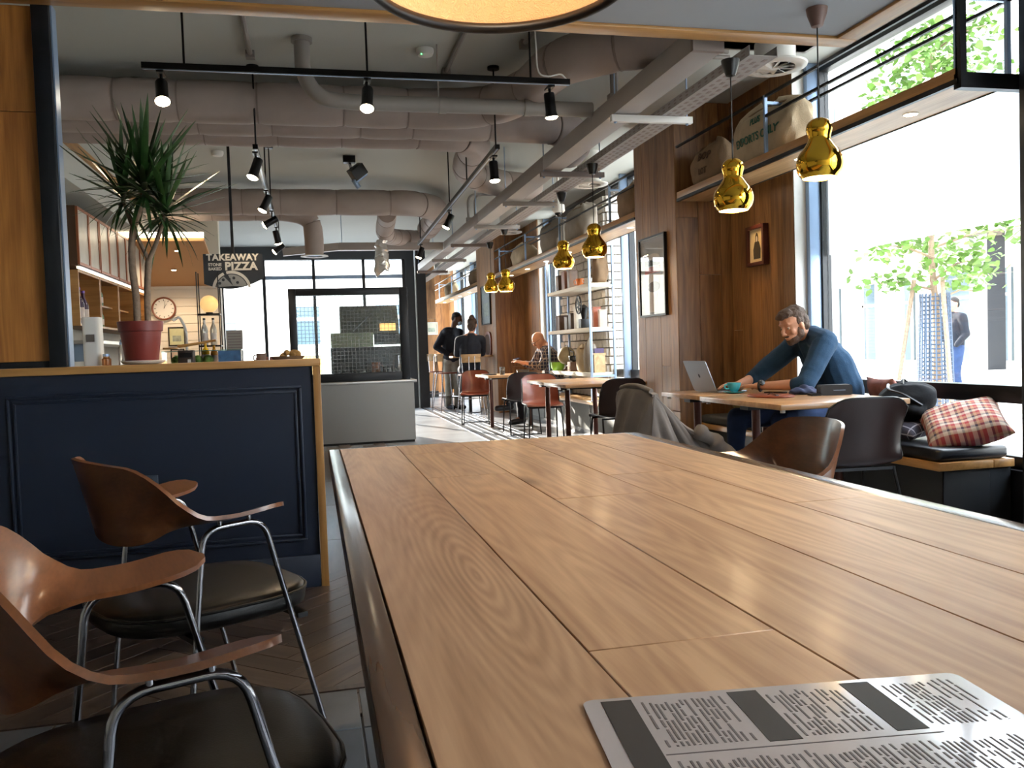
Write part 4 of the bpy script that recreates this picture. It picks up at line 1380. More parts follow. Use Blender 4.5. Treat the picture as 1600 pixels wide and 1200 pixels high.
# cctv domes, detectors, ring speaker
def dome_cam(label, x, y, z):
    t = thing('dome_camera', label, 'camera', (x, y, z))
    MB().lathe([(.001, .09), (.07, .09), (.075, .02), (.06, 0), (.05, -.002), (.001, -.002)], seg=24).build('housing', M['white'], t)
    MB().ball((0, 0, -.004), (.046, .046, .045), seg=16).build('bubble', mat('bubble', '#16181c', .06) if 'bubble' not in bpy.data.materials else bpy.data.materials['bubble'], t)
    MB().cyl((0, 0, .09), (0, 0, 3.199-z), .014, seg=8).build('drop_pole', M['white'], t)
    return t
dome_cam('white dome camera hanging beside the second bracket', 2.85, 9.6, 2.66)
for lb, x, y, led in (('white smoke detector on the ceiling above the plant', -.846, 9.2, False), ('white smoke detector with green light behind the front track', .852, 6.0, True)):
    t = thing('smoke_detector', lb, 'detector', (x, y, 3.1995))
    MB().lathe([(.001, 0), (.06, 0), (.062, -.02), (.05, -.045), (.001, -.05)], seg=24).build('body', M['white'], t)
    if led:
        MB().ball((-.03, -.035, -.045), .006, seg=8, st=6).build('led', mat('led', '#30ff50', .4, emit=(.1, 1, .2), estr=4), t)
rg = MB().tube([(.10+.13*math.cos(2*PI*k/40), 3.70+.13*math.sin(2*PI*k/40), 2.655) for k in range(40)], .007, 8, loop=True)
rt_ = thing('ceiling_speaker', 'flush ring speaker in the lowered ceiling left of the dome lamp', 'speaker', (.10, 3.70, 2.655))
rg.v = [tuple(Vector(q)-Vector((.10, 3.70, 2.655))) for q in rg.v]
rg.build('ring', M['white'], rt_)
MB().cyl((0, 0, .002), (0, 0, .0045), .125, seg=32).build('grille', M['ceil_low'], rt_)

fx = MB().tube(catmull([(1.42, 5.2, 3.19), (1.43, 5.2, 3.0), (1.44, 5.2, 2.82), (1.50, 5.19, 2.785), (1.58, 5.19, 2.80), (1.62, 5.2, 2.775)], 6), .005, 6)
tag(fx.build('white_flex', M['white']), 'white flex cable dropping to the right end of the front track', 'cable')
# ------------------------------------------------------------------ high shelves over the windows
X0, X1 = 3.14, 3.46
def high_shelf(label, y0, y1, posts, group='timber shelves above the windows', light=8, low=None):
    t = thing('high_shelf', label, 'shelf', (X0, y0, 2.335), 0, group)
    L = y1-y0
    MB().box(.006, X1-X0, 0, L, .012, .05).build('board', M['shelf_oak'], t)
    MB().box(0, .02, 0, L, .02, .075).build('fascia', M['trim_oak_y'], t, bevel=.002)
    MB().box(-.004, .02, 0, L, -.006, .02).build('steel_edge', M['black_metal'], t)
    MB().box(.021, X1-X0, .0, L, .0, .0115).build('underside', M['shelf_oak'], t)
    MB().box(X1-X0-.006, X1-X0, 0, L, -.006, .05).build('steel_edge', M['black_metal'], t)
    for z, q in ((.33, low or L), (.465, L)):
        MB().bar((.01, 0, z), (.01, q, z), .018).build('rail', M['black_metal'], t)
    MB().bar((X1-X0-.01, 0, .42), (X1-X0-.01, L, .42), .018).build('rail', M['black_metal'], t)
    for yy in posts:
        q = yy-y0
        MB().box(0, .022, q-.011, q+.011, .075, .474).build('post', M['alu'], t)
        MB().box(X1-X0-.022, X1-X0, q-.011, q+.011, .05, .43).build('post', M['alu'], t)
        MB().box(.022, X1-X0-.022, q-.011, q+.011, .41, .43).build('cross_bar', M['alu'], t)
    n = max(1, round(L/1.15))
    for i in range(n):
        q = L*(i+.5)/n
        MB().cyl((.165, q, -.004), (.165, q, .003), .042, seg=20).build('downlight_rim', M['white'], t)
        d = MB().cyl((.165, q, -.0055), (.165, q, -.0042), .034, seg=20).build('downlight', M['downlight'], t)
        if light:
            lamp_light('downlight_beam', t, (.165, q, -.03), light, 'SPOT', spot=math.radians(95), d=(0, 0, -1), size=.04)
    return t
s1 = high_shelf('timber shelf with rails and sacks above the near window', 3.64, 6.97, (3.66, 5.48), light=3, low=1.85)
MB().box(0, .5, -.02, .03, -.03, .045).build('end_beam', M['black_metal'], s1)
MB().box(0, .035, -.018, .018, .045, .863).build('end_post', M['black_metal'], s1)
s2 = high_shelf('timber shelf with sacks above the steel shelf unit', 7.97, 14.57, (8.7, 10.6, 12.4, 14.2), light=12)
s3 = high_shelf('timber shelf with sacks above the far window', 16.22, 22.0, (17.5, 19.3, 21.2), light=22)

# ------------------------------------------------------------------ coffee sacks
def sack(label, loc, w_, d, h, m, rz=0, lean=0, seed=1, txt=None, inkm='ink_green'):
    rnd = random.Random(seed)
    t = thing('coffee_sack', label, 'sack', loc, rz, 'burlap coffee sacks on the high shelves')
    rs = []
    n, k = 15, 28
    ph = [rnd.uniform(0, 6) for _ in range(4)]
    for j in range(n):
        f = j/(n-1)
        s = (.80+.28*math.sin(PI*min(1, f*1.05))**.7) if f < .82 else (.80+.28*math.sin(PI*.82)**.7)*(1-.75*((f-.82)/.18)**1.4)
        if j == 0:
            s *= .8
        ring = []
        for i in range(k):
            a = 2*PI*i/k
            c, sn = math.cos(a), math.sin(a)
            e = .72
            x = d/2*math.copysign(abs(c)**e, c)*s
            y = w_/2*math.copysign(abs(sn)**e, sn)*s
            q = 1+.055*math.sin(3*a+ph[0]+f*4)+.04*math.sin(5*a+ph[1]-f*6)+.028*math.sin(9*a+ph[2]+f*9)+.012*math.sin(15*a-f*14)
            ring.append(Vector((x*q+lean*f*f, y*q, h*f+.03*math.sin(2*a+ph[3])*f*f+.018*math.sin(5*a+ph[1])*f*f)))
        rs.append(ring)
    bag = MB().rings(rs).build('bag', M[m], t, ang=80)
    from mathutils.bvhtree import BVHTree
    bvh = BVHTree.FromPolygons([v.co for v in bag.data.vertices], [tuple(p.vertices) for p in bag.data.polygons])
    tie = MB().tube([(lean*.8+d*.36*math.cos(2*PI*q/20), w_*.36*math.sin(2*PI*q/20), h*.90) for q in range(20)], .008, 6, loop=True)
    tie.build('tie', M['burlap_dark'], t)
    if txt:
        for s, z, sz in txt:
            me = text_mesh(s, sz, .002, .001)
            # wrap lettering on to the aisle face
            for v in me.vertices:
                yy, zz = v.co.x+.045, v.co.y
                hit = bvh.ray_cast(Vector((-1, -yy, z+zz)), Vector((1, 0, 0)))[0]
                v.co = Vector(((hit.x if hit else -d*.42)-.010-v.co.z, -yy, z+zz))
            link('lettering', me, M[inkm], t)
    return t
sz_ = 2.335+.0505
sack('pale burlap sack lettered in green on the near shelf', (3.30, 5.70, sz_), .84, .25, .42, 'burlap', 0, .02, 3, [('EXPORTS ONLY', .18, .082), ('PLUS', .295, .065)])
sack('brown burlap sack lettered in brown at the end of the near shelf', (3.30, 6.58, sz_), .50, .23, .36, 'burlap_dark', .05, .02, 5, [('BOP', .24, .09), ('LOT', .12, .07)], 'ink_brown')
sack('brown sack bulging at the near end of the middle shelf', (3.30, 8.35, sz_), .6, .26, .36, 'burlap_dark', 0, .0, 7)
sack('tall grey sack standing in the middle of the second shelf', (3.30, 10.2, sz_), .75, .26, .46, 'burlap_grey', 0, .03, 8)
sack('grey sack slumped beside the tall one on the second shelf', (3.30, 11.35, sz_), .7, .26, .44, 'burlap_grey', .1, .0, 9)
sack('pale patterned sack lying at the far end of the second shelf', (3.30, 13.1, sz_), .95, .26, .34, 'burlap', 0, 0, 12)
sack('round brown sack on the far shelf by the pier', (3.30, 17.0, sz_), .8, .26, .34, 'burlap_dark', 0, 0, 15)
sack('white folded sack at the far end of the far shelf', (3.30, 20.3, sz_), .9, .24, .34, 'burlap', 0, 0, 16)

# ------------------------------------------------------------------ steel shelf unit with curios
u = thing('shelf_unit', 'blue grey steel shelf unit with white boards in front of the window', 'shelf unit', (3.30, 9.95, .4305))
H_ = 2.335-.4305-.008
for x in (0, .30):
    for y in (0, 1.88):
        MB().box(x, x+.028, y-.014, y+.014, 0, H_).build('post', M['alu'], u, bevel=.002)
MB().box(-.03, .36, -.04, .04, 0, .012).build('foot_plate', M['stainless'], u)
SH = [.30, .86, 1.40]
SHZ = []
for z in SH:
    MB().box(.004, .322, .016, 1.864, z, z+.045).build('board', mat('board_white', '#ddd6c6', .5) if 'board_white' not in bpy.data.materials else bpy.data.materials['board_white'], u, bevel=.002)
    for y in (0, 1.88):
        MB().box(.028, .30, y-.012, y+.012, z-.005, z+.02).build('cross_bar', M['alu'], u)
    SHZ.append(.4305+z+.0455)
zt0, zt1, zt2 = SHZ
def uy(f):
    return 9.98+f*1.80
# lower shelf
gb = thing('globe', 'dark desk globe on the lowest shelf of the steel unit', 'globe', (3.44, uy(.80), zt0))
MB().ball((0, 0, .21), .125, seg=24, st=14).build('sphere', mat('globe_map', '#8a7a5a', .5, var=.35, vscale=9), gb)
MB().tube([(0, .145*math.cos(a), .21+.145*math.sin(a)) for a in [math.radians(70+ k*10) for k in range(23)]], .006, 8).build('meridian', M['black'], gb)
MB().lathe([(.07, 0), (.07, .012), (.02, .03), (.012, .068), (.001, .07)], seg=20).build('stand', M['ink_brown'], gb)
gp = thing('pot', 'bright green glazed pot on the lowest shelf', 'pot', (3.40, uy(.97), zt0))
MB().lathe([(.075, 0), (.095, .05), (.10, .11), (.092, .12), (.085, .11), (.001, .08)], seg=24).build('pot_body', mat('green_glaze', '#7fb23a', .3, coat=.4), gp)
MB().tube([(.098*math.cos(2*PI*k/24), .098*math.sin(2*PI*k/24), .115) for k in range(24)], .006, 6, loop=True).build('lip', bpy.data.materials['green_glaze'], gp)
gd = thing('grinder', 'dark wooden coffee grinder next to the globe', 'grinder', (3.42, uy(.58), zt0))
MB().box(-.07, .07, -.07, .07, 0, .13).build('box_body', M['ink_brown'], gd, bevel=.006)
MB().lathe([(.02, .13), (.06, .15), (.07, .2), (.065, .21), (.001, .2)], seg=18).build('hopper', M['black'], gd)
MB().tube([(0, 0, .2), (0, 0, .26), (0, .12, .27), (0, .12, .29)], .007, 6).build('crank', M['black'], gd)
MB().box(-.075, -.07, -.04, .04, .03, .07).build('drawer', M['burlap_dark'], gd)
sack2 = sack('small pale burlap bag on the lowest shelf of the steel unit', (3.44, uy(.36), zt0), .24, .18, .34, 'burlap', 0, 0, 21)
del sack2['group']
sack3 = sack('narrow grey burlap bag leaning beside the grinder', (3.44, uy(.22), zt0), .15, .15, .40, 'burlap_grey', 0, 0, 22)
del sack3['group']
cb = thing('crate', 'small pale wooden stand with books at the near end of the lowest shelf', 'stand', (3.44, uy(.045), zt0))
for y in (-.045, .045):
    MB().box(-.07, .07, y-.008, y+.008, 0, .22).build('side', M['shelf_oak'], cb)
MB().box(-.08, .08, -.055, .055, .22, .24).build('top', M['shelf_oak'], cb)
MB().box(-.06, .06, -.045, .03, .241, .30).build('book', mat('purple', '#54466a', .6), cb)
MB().box(-.05, .05, -.036, .036, 0, .09).build('tin', mat('teal', '#7fb6b8', .5), cb)
# middle shelf
def tin(label, y, z, w_, d, h, col, x=3.46, lid=True):
    nm = 'tin_' + col.strip('#')
    m = bpy.data.materials.get(nm) or mat(nm, col, .45, var=.12, vscale=14)
    t = thing('tin', label, 'tin', (x, y, z))
    MB().box(-d/2, d/2, -w_/2, w_/2, 0, h).build('body', m, t, bevel=.004)
    if lid:
        MB().box(-d/2-.003, d/2+.003, -w_/2-.003, w_/2+.003, h, h+.014).build('lid', m, t, bevel=.003)
    return t
tin('brown square tin at the far end of the middle shelf', uy(.92), zt1, .17, .14, .20, '#6e5646')
tin('grey brown tin on the middle shelf, second from the far end', uy(.72), zt1, .14, .12, .17, '#6a6055')
tin('dark tin on the middle shelf, third from the far end', uy(.62), zt1, .12, .12, .21, '#5a4e44')
tin('pale upright box beside the wheel grinder on the middle shelf', uy(.50), zt1, .1, .1, .30, '#cfc6b4')
wg = thing('wheel_grinder', 'black cast iron wheel grinder on the middle shelf', 'grinder', (3.42, uy(.30), zt1))
MB().box(-.06, .06, -.06, .06, 0, .12).build('base', M['black'], wg, bevel=.006)
MB().lathe([(.03, .12), (.045, .2), (.06, .26), (.02, .3), (.001, .31)], seg=16).build('body', M['black'], wg)
MB().tube([(-.07, .11*math.cos(2*PI*k/28), .30+.11*math.sin(2*PI*k/28)) for k in range(28)], .010, 8, loop=True).build('wheel_rim', M['black'], wg)
for k in range(4):
    a = PI*k/4+.3
    MB().bar((-.07, .11*math.cos(a), .30+.11*math.sin(a)), (-.07, -.11*math.cos(a), .30-.11*math.sin(a)), .010).build('spoke', M['black'], wg)
MB().cyl((-.07, 0, .30), (.0, 0, .28), .012).build('axle', M['black'], wg)
tin('copper coloured tin at the near end of the middle shelf', uy(.10), zt1, .09, .1, .24, '#a8624a')
tin('white and red tin at the near end of the middle shelf', uy(.03), zt1, .07, .1, .20, '#c9b4a8', x=3.50)
# upper shelf
tin('dark brown tin at the far end of the upper shelf', uy(.92), zt2, .13, .12, .22, '#5a463a')
tin('reddish tin on the upper shelf, second from the far end', uy(.76), zt2, .15, .12, .25, '#8a5c48')
tin('tall grey tin on the upper shelf, third from the far end', uy(.62), zt2, .12, .12, .24, '#7d6a5c')
cp = cup('copper pot on the upper shelf of the steel unit', (3.44, uy(.40), zt2), mat('copper', '#b0663a', .3, metal=.8), .055, .11, '#3a2418')
cup('white cup on the upper shelf of the steel unit', (3.40, uy(.15), zt2), M['white'], .05, .08)
sk = sack('orange brown sack at the near end of the upper shelf', (3.50, uy(.06), zt2), .2, .17, .34, 'burlap_dark', 0, 0, 31)
del sk['group']

# ------------------------------------------------------------------ brick pier outside the middle window
bw_ = struct(MB().box(3.80, 4.0, 10.64, 12.72, 0, 3.2).build('wall_brick_pier', M['mortar']), 'grey brick pier behind the steel shelf unit')
bk = MB().box(-.03, .03, -.082, .082, -.049, .049).mesh('brick', bevel=.006, bseg=1)
bk.materials.append(M['brick_grey'])
bh = MB().box(-.03, .03, -.038, .038, -.049, .049).mesh('brick_half', bevel=.006, bseg=1)
bh.materials.append(M['brick_grey'])
r = 0
z = .47
rb = random.Random(4)
while z < 3.1:
    y = 10.64
    if r % 2:
        link('brick', bh, None, bw_, (3.785, y+.042, z))
        y += .088
    while y+.165 < 12.74:
        link('brick', bk, None, bw_, (3.785+rb.uniform(-.006, .006), y+.086, z))
        y += .174
    z += .110
    r += 1
be = MB().box(-.10, .10, -.03, .03, -.049, .049).mesh('brick_end', bevel=.006, bseg=1)
be.materials.append(M['brick_grey'])
z = .47
while z < 3.1:
    link('brick', be, None, bw_, (3.885+rb.uniform(-.012, .012), 10.635, z))
    z += .110

# ------------------------------------------------------------------ pictures
def picture(label, loc, rz, w_, h, fm, build, depth=.025, fw_=.014):
    """frame hanging on a wall: local x across, local -y towards the room"""
    t = thing('picture', label, 'picture', loc, rz)
    f = MB()
    for sx in (-1, 1):
        MB().box(sx*w_/2-(fw_ if sx > 0 else 0), sx*w_/2+(0 if sx > 0 else fw_), -depth, 0, -h/2, h/2).build('frame_side', fm, t)
        MB().box(-w_/2+fw_, w_/2-fw_, -depth, 0, sx*h/2-(fw_ if sx > 0 else 0), sx*h/2+(0 if sx > 0 else fw_)).build('frame_side', fm, t)
    build(t, w_-2*fw_, h-2*fw_, -depth*.5)
    MB().box(-w_/2+fw_, w_/2-fw_, -depth*.72, -depth*.70, -h/2+fw_, h/2-fw_).build('glazing', M['glass'], t)
    return t
def poster(t, w_, h, y):
    MB().box(-w_/2, w_/2, y, 0, -h/2, h/2).build('sheet', mat('poster_grey', '#8d8a86', .4), t)
    p = MB()
    p.box(-w_*.3, w_*.3, y-.001, y-.0002, .10, .15)
    p.build('dark_band', M['ink'], t)
    MB().box(-w_*.32, w_*.32, y-.001, y-.0002, .03, .09).build('red_band', mat('poster_red', '#a3392f', .5), t)
    MB().prism([(-w_*.36, -h*.47), (w_*.1, -h*.47), (w_*.34, .02), (-w_*.26, .02)], (0, y-.0011, 0), (1, 0, 0), (0, 0, 1), (0, .001, 0)).build('white_shape', M['paper'], t)
    MB().prism([(w_*.25*math.cos(a)+.02, -h*.14+h*.07*math.sin(a)) for a in [2*PI*k/20 for k in range(20)]], (0, y-.0022, 0), (1, 0, 0), (0, 0, 1), (0, .001, 0)).build('grey_shape', M['ink_grey'], t)
    MB().prism([(w_*.30*math.cos(a), .16+.05*math.sin(a)) for a in [PI*k/12 for k in range(13)]], (0, y-.0011, 0), (1, 0, 0), (0, 0, 1), (0, .001, 0)).build('arch_shape', M['paper'], t)
def portrait(t, w_, h, y):
    MB().box(-w_/2, w_/2, y, 0, -h/2, h/2).build('sheet', mat('cream_sheet', '#d8c39a', .6), t)
    dk = mat('portrait_ink', '#3a332c', .7)
    MB().prism([(-.055, -h*.40), (.055, -h*.40), (.06, -.03), (.035, .03), (0, .04), (-.035, .03), (-.06, -.03)], (0, y-.0011, 0), (1, 0, 0), (0, 0, 1), (0, .001, 0)).build('figure', dk, t)
    MB().prism([(.024*math.cos(a), .06+.045*math.sin(a)) for a in [2*PI*k/20 for k in range(20)]], (0, y-.0011, 0), (1, 0, 0), (0, 0, 1), (0, .001, 0)).build('hood', dk, t)
    MB().prism([(.013*math.cos(a), .055+.024*math.sin(a)) for a in [2*PI*k/16 for k in range(16)]], (0, y-.0022, 0), (1, 0, 0), (0, 0, 1), (0, .001, 0)).build('face_patch', M['paper'], t)
def pale(col):
    def f(t, w_, h, y):
        nm = 'pale_' + col.strip('#')
        MB().box(-w_/2, w_/2, y, 0, -h/2, h/2).build('sheet', bpy.data.materials.get(nm) or mat(nm, col, .5, var=.12, vscale=6), t)
        MB().box(-w_*.3, w_*.3, y-.001, y-.0002, -h*.3, h*.05).build('print', mat('print_' + nm, '#9aa596', .6, var=.3, vscale=20), t)
    return f
RX = -PI/2   # hangs on a wall that looks along -X
picture('large framed poster with dark and red bands on the near pier', (3.139, 7.51, 1.735), RX, .62, .745, M['black_metal'], poster, .03, .018)
picture('small wooden framed portrait of a hooded figure by the window', (3.654, 6.49, 1.89), RX, .29, .33, mat('mahogany', '#4a2018', .4), portrait, .05, .028)
picture('framed print on the sunlit far pier', (3.139, 15.35, 1.92), RX, .80, .72, M['black_metal'], pale('#8e9a9a'), .03, .02)
picture('small pale framed print on the far timber wall', (2.82, 20.498, 1.66), 0, .30, .30, M['white'], pale('#d5d2c0'), .02, .012)
pq = thing('plaque', 'brown rounded plaque below the print on the sunlit pier', 'plaque', (3.139, 15.25, 1.20), RX)
MB().prism([(x, y) for x, y in rounded(.52, .46, .16)], (0, -.03, 0), (1, 0, 0), (0, 0, 1), (0, .03, 0)).build('board', M['leather_brown'], pq, bevel=.004)
MB().prism([(x, y) for x, y in rounded(.42, .36, .12)], (0, -.033, 0), (1, 0, 0), (0, 0, 1), (0, .003, 0)).build('face', M['ink_brown'], pq)

# picture light over the small portrait
pl_ = thing('picture_light', 'small warm spotlight above the hooded portrait', 'spotlight', (3.40, 6.45, 2.3285))
MB().cyl((0, 0, -.008), (0, 0, 0), .03, seg=16).build('rim', M['white'], pl_)
MB().cyl((0, 0, -.0105), (0, 0, -.0082), .024, seg=16).build('lens', M['downlight'], pl_)
lamp_light('picture_beam', pl_, (0, 0, -.03), 9, 'SPOT', spot=math.radians(42), d=(.55, 0, -1), size=.02, col=(1, .62, .25))
# ------------------------------------------------------------------ navy half wall
hw = thing('half_wall', 'navy panelled half wall with oak cap and oak end strip', 'half wall', (0, 4.13, 0))
MB().box(-3.99, .0, 0, .27, 0, 1.052).build('body', M['navy'], hw)
MB().box(-3.99, .038, -.018, .29, 1.053, 1.087).build('cap', M['trim_oak'], hw, bevel=.003)
MB().box(.001, .036, -.016, .288, 0, 1.052).build('end_strip', wood('end_oak', '#8d6233', '#bd8d52', 'Z', .4, 0, 1, .05, .3, False), hw, bevel=.002)
MB().box(-3.99, -.001, -.016, -.0005, 0, .165).build('skirting', M['navy'], hw, bevel=.004)
x0, x1, z0, z1 = -1.30, -.055, .235, .965
for k, (a, d) in enumerate(((0, .014), (.022, .008))):
    MB().box(x0+a, x1-a, -d, -.0005, z1-a-.012, z1-a).build('moulding', M['navy'], hw, bevel=.003)
    MB().box(x0+a, x1-a, -d, -.0005, z0+a, z0+a+.012).build('moulding', M['navy'], hw, bevel=.003)
    MB().box(x0+a, x0+a+.012, -d, -.0005, z0+a+.012, z1-a-.012).build('moulding', M['navy'], hw, bevel=.003)
    MB().box(x1-a-.012, x1-a, -d, -.0005, z0+a+.012, z1-a-.012).build('moulding', M['navy'], hw, bevel=.003)
MB().box(-3.9, -1.36, -.012, -.0005, .235, .965).build('moulding', M['navy'], hw, bevel=.004)
so_ = MB().box(-.765, -.70, -.009, -.0005, .535, .585).build('socket_plate', mat('socket', '#3c4654', .5), hw, bevel=.002)
MB().box(-.743, -.722, -.0105, -.009, .55, .57).build('socket_hole', M['black'], so_)

# ------------------------------------------------------------------ dracaena in a pot
PX, PY, PZ = -.767, 4.265, 1.0875
tag(MB().lathe([(.06, 0), (.088, .006), (.098, .016), (.094, .018), (.07, .010), (.001, .010)], (0, 0, 0), seg=32).build('plant_saucer', M['white'], None, loc=(PX+.005, PY, PZ)), 'white saucer under the terracotta plant pot', 'saucer')
pt = thing('potted_plant', 'spiky leaved dracaena in a terracotta pot on the half wall', 'plant', (PX, PY, PZ+.0105))
MB().lathe([(.070, 0), (.072, .003), (.089, .140), (.096, .142), (.100, .186), (.096, .188), (.088, .184), (.086, .160), (.001, .160)], seg=40).build('pot', M['terracotta'], pt)
MB().lathe([(.001, .170), (.086, .168), (.080, .162), (.001, .160)], seg=24).build('soil', M['soil'], pt)
def stem(pts, r0, r1):
    P = catmull(pts, 7)
    n = len(P)
    MB().tube(P, [(r0+(r1-r0)*i/(n-1))*(1+.06*(i % 2)) for i in range(n)], 12).build('trunk', M['trunk'], pt)
c1, c2, c3 = Vector((.045, 0, .80)), Vector((.135, -.01, .685)), Vector((-.055, .03, .76))
stem([(-.012, .0, .16), (-.012, 0, .3), (-.022, .0, .45), (-.012, .0, .6), (.03, 0, .73), c1], .0165, .014)
stem([(.032, .01, .16), (.034, .01, .3), (.046, .0, .43), (.052, 0, .475)], .0145, .0145)
stem([(.052, 0, .472), (.075, -.005, .52), (.10, -.01, .58), c2], .011, .009)
stem([(.050, 0, .472), (.02, .01, .54), (-.02, .02, .64), c3], .009, .008)
rl = random.Random(12)
LEAF = {}
def leaf_mesh(k):
    """strap leaf along +x, arching; k chooses the bend"""
    L_, bend = 1.0, (0.02, .12, .28, .5)[k]
    n = 9
    grid = []
    for i in range(n):
        f = i/(n-1)
        x = L_*f*(1-.12*bend*f)
        z = -bend*f*f*L_*.9
        hw_ = .034*(math.sin(PI*min(1, .18+.82*f))**.75)*(1-.1*f)+.0008
        grid.append([Vector((x, -hw_, z+.012*(1-f))), Vector((x, 0, z)), Vector((x, hw_, z+.012*(1-f)))])
    me = MB().sheet(grid, .003).mesh('leaf', ang=60)
    me.materials.append(M['leaf'])
    return me
LM = [leaf_mesh(k) for k in range(4)]
def crown(c, n, lmin, lmax, seed):
    r = random.Random(seed)
    for i in range(n):
        f = i/n
        az = i*2.399963+r.uniform(-.2, .2)
        el = math.radians(82-118*f**.9+r.uniform(-9, 9))
        L_ = r.uniform(lmin, lmax)*(.75+.4*math.sin(PI*min(1, f+.25)))
        k = 0 if f < .35 else (1 if f < .6 else (2 if f < .85 else 3))
        if r.random() < .2:
            k = max(0, k-1)
        o = bpy.data.objects.new('leaf', LM[k])
        COL.objects.link(o)
        o.parent = pt
        o.location = c + Vector((0, 0, .03-.07*f))
        o.rotation_mode = 'XYZ'
        Rm = Matrix.Rotation(az, 3, 'Z') @ Matrix.Rotation(-el, 3, 'Y')
        o.rotation_euler = Rm.to_euler()
        o.scale = (L_, L_*r.uniform(.85, 1.15), L_)
crown(c1, 74, .26, .38, 1)
crown(c2, 58, .24, .36, 2)
crown(c3, 40, .22, .33, 3)

# ------------------------------------------------------------------ takeaway sign
sg = thing('hanging_sign', 'dark takeaway pizza sign hanging from the ceiling', 'sign', (-.645, 8.0, 1.71))
bot = [(-.252+.504*k/16, .055-.055*math.sin(PI*(k/16)*.98+.02)+.045*(k/16)**2) for k in range(17)]
MB().prism([(.252, .318), (-.252, .318)] + bot, (0, 0, 0), (1, 0, 0), (0, 0, 1), (0, .02, 0)).build('board', mat('sign_board', '#2b3138', .6), sg)
MB().box(-.012, .012, 0, .02, .318, 1.489).build('pole', M['dark_steel'], sg)
SW = mat('sign_white', '#c9c7c0', .7)
def put_text(s, x, z, size, par, m, y=-.002, bold=.002, sp=1.0, al='CENTER'):
    me = text_mesh(s, size, .0008, bold, al, sp)
    for v in me.vertices:
        v.co = Vector((v.co.x, -v.co.z, v.co.y))
    return link('lettering', me, m, par, (x, y, z))
put_text('TAKEAWAY', -.005, .285, .078, sg, SW, bold=.003, sp=1.06)
put_text('PIZZA', .066, .205, .098, sg, SW, bold=.004, sp=1.05)
put_text('STONE', -.155, .222, .036, sg, SW, bold=.001)
put_text('BAKED', -.155, .185, .036, sg, SW, bold=.001)
def arc_ring(r0, r1, a0, a1, n=20):
    return [(r1*math.cos(a0+(a1-a0)*k/n), r1*math.sin(a0+(a1-a0)*k/n)) for k in range(n+1)] + [(r0*math.cos(a1-(a1-a0)*k/n), r0*math.sin(a1-(a1-a0)*k/n)) for k in range(n+1)]
for a0, a1 in ((.10, 1.85), (2.0, 3.06)):
    MB().prism(arc_ring(.140, .165, a0, a1), (-.02, -.002, .004), (1, 0, 0), (0, 0, 1), (0, .0015, 0)).build('crust', SW, sg)
GP = mat('sign_grey', '#8d8f8e', .7)
for a0, a1 in ((.18, 1.78), (2.08, 2.98)):
    q = [(0.012, .03)] + [(.132*math.cos(a0+(a1-a0)*k/14), .132*math.sin(a0+(a1-a0)*k/14)) for k in range(15)]
    MB().prism(q, (-.02, -.002, .004), (1, 0, 0), (0, 0, 1), (0, .0015, 0)).build('slice', GP, sg)
for x, z in ((.05, .06), (-.02, .09), (.02, .10), (-.10, .055), (-.07, .085)):
    MB().cyl((-.02+x, -.0025, .004+z), (-.02+x, -.0008, .004+z), .013, seg=12).build('topping', bpy.data.materials['sign_board'], sg)

# ------------------------------------------------------------------ bar counter and the things on it
bc = thing('bar_counter', 'bar counter behind the navy half wall', 'counter', (-1.9, 7.3, 0))
MB().box(0, 1.85, 0, .9, 0, 1.02).build('front', M['navy'], bc)
MB().box(-.02, 1.87, -.03, .93, 1.021, 1.05).build('worktop', M['shelf_oak'], bc, bevel=.003)
BT = 1.0505
gc = thing('glass_case', 'glass counter case with blue printed panel and greenery', 'display case', (-.82, 7.75, BT))
for a in ((-.40, .24, -.12, -.115, 0, .12), (-.40, .24, .115, .12, 0, .12), (-.40, -.395, -.115, .115, 0, .12), (.235, .24, -.115, .115, 0, .12)):
    MB().box(*a).build('pane', M['glass'], gc)
MB().box(-.40, .24, -.12, .12, .1205, .127).build('lid_pane', mat('case_glass', '#8fc2c4', .1, trans=.6), gc)
MB().box(.05, .23, -.128, -.1205, .004, .118).build('printed_panel', mat('blue_print', '#3f6a96', .4, var=.3, vscale=18), gc)
GR = mat('salad', '#6f9a4a', .7, var=.4, vscale=40)
for i in range(4):
    MB().ball((-.30+i*.085, 0, .045), (.045, .05, .044), seg=10, st=7).build('salad_bowl', GR, gc)
def menu_card(label, x, y, w_, h, col):
    t = thing('menu_card', label, 'menu', (x, y, BT))
    nm = 'card_' + col.strip('#')
    m = bpy.data.materials.get(nm) or mat(nm, col, .6)
    R = Matrix.Rotation(-.12, 3, 'X')
    MB().obox((0, 0, h/2), (w_, .012, h), R).build('board', m, t)
    MB().box(-w_/2, w_/2, -.03, .05, 0, .012).build('foot', M['black'], t)
    for k in range(6):
        MB().obox(R @ Vector((0, -.0065, h/2-.03-k*.025))+Vector((0, 0, 0*h/2)) + Vector((0, 0, h/2-h/2)) + Vector((0, 0, h/2)) - Vector((0, 0, h/2)) + Vector((0, 0, h/2)), (w_*.8, .001, .006), R).build('print_line', M['ink_grey'], t)
    return t
menu_card('grey menu board standing on the bar counter', -.66, 7.95, .14, .30, '#8a8580')
rk = thing('bottle_rack', 'tall black wire rack with syrup bottles on the bar', 'rack', (-.87, 8.05, BT))
for x in (-.09, .09):
    for y in (-.07, .07):
        MB().cyl((x, y, 0), (x, y, .82), .005, seg=8).build('rod', M['black_metal'], rk)
for z in (.16, .44):
    MB().box(-.095, .095, -.075, .075, z, z+.014).build('tray', M['black_metal'], rk)
gl = thing('globe_lamp', 'round amber glass globe lamp above the bottle rack', 'lamp', (-.87, 8.05, BT+.455))
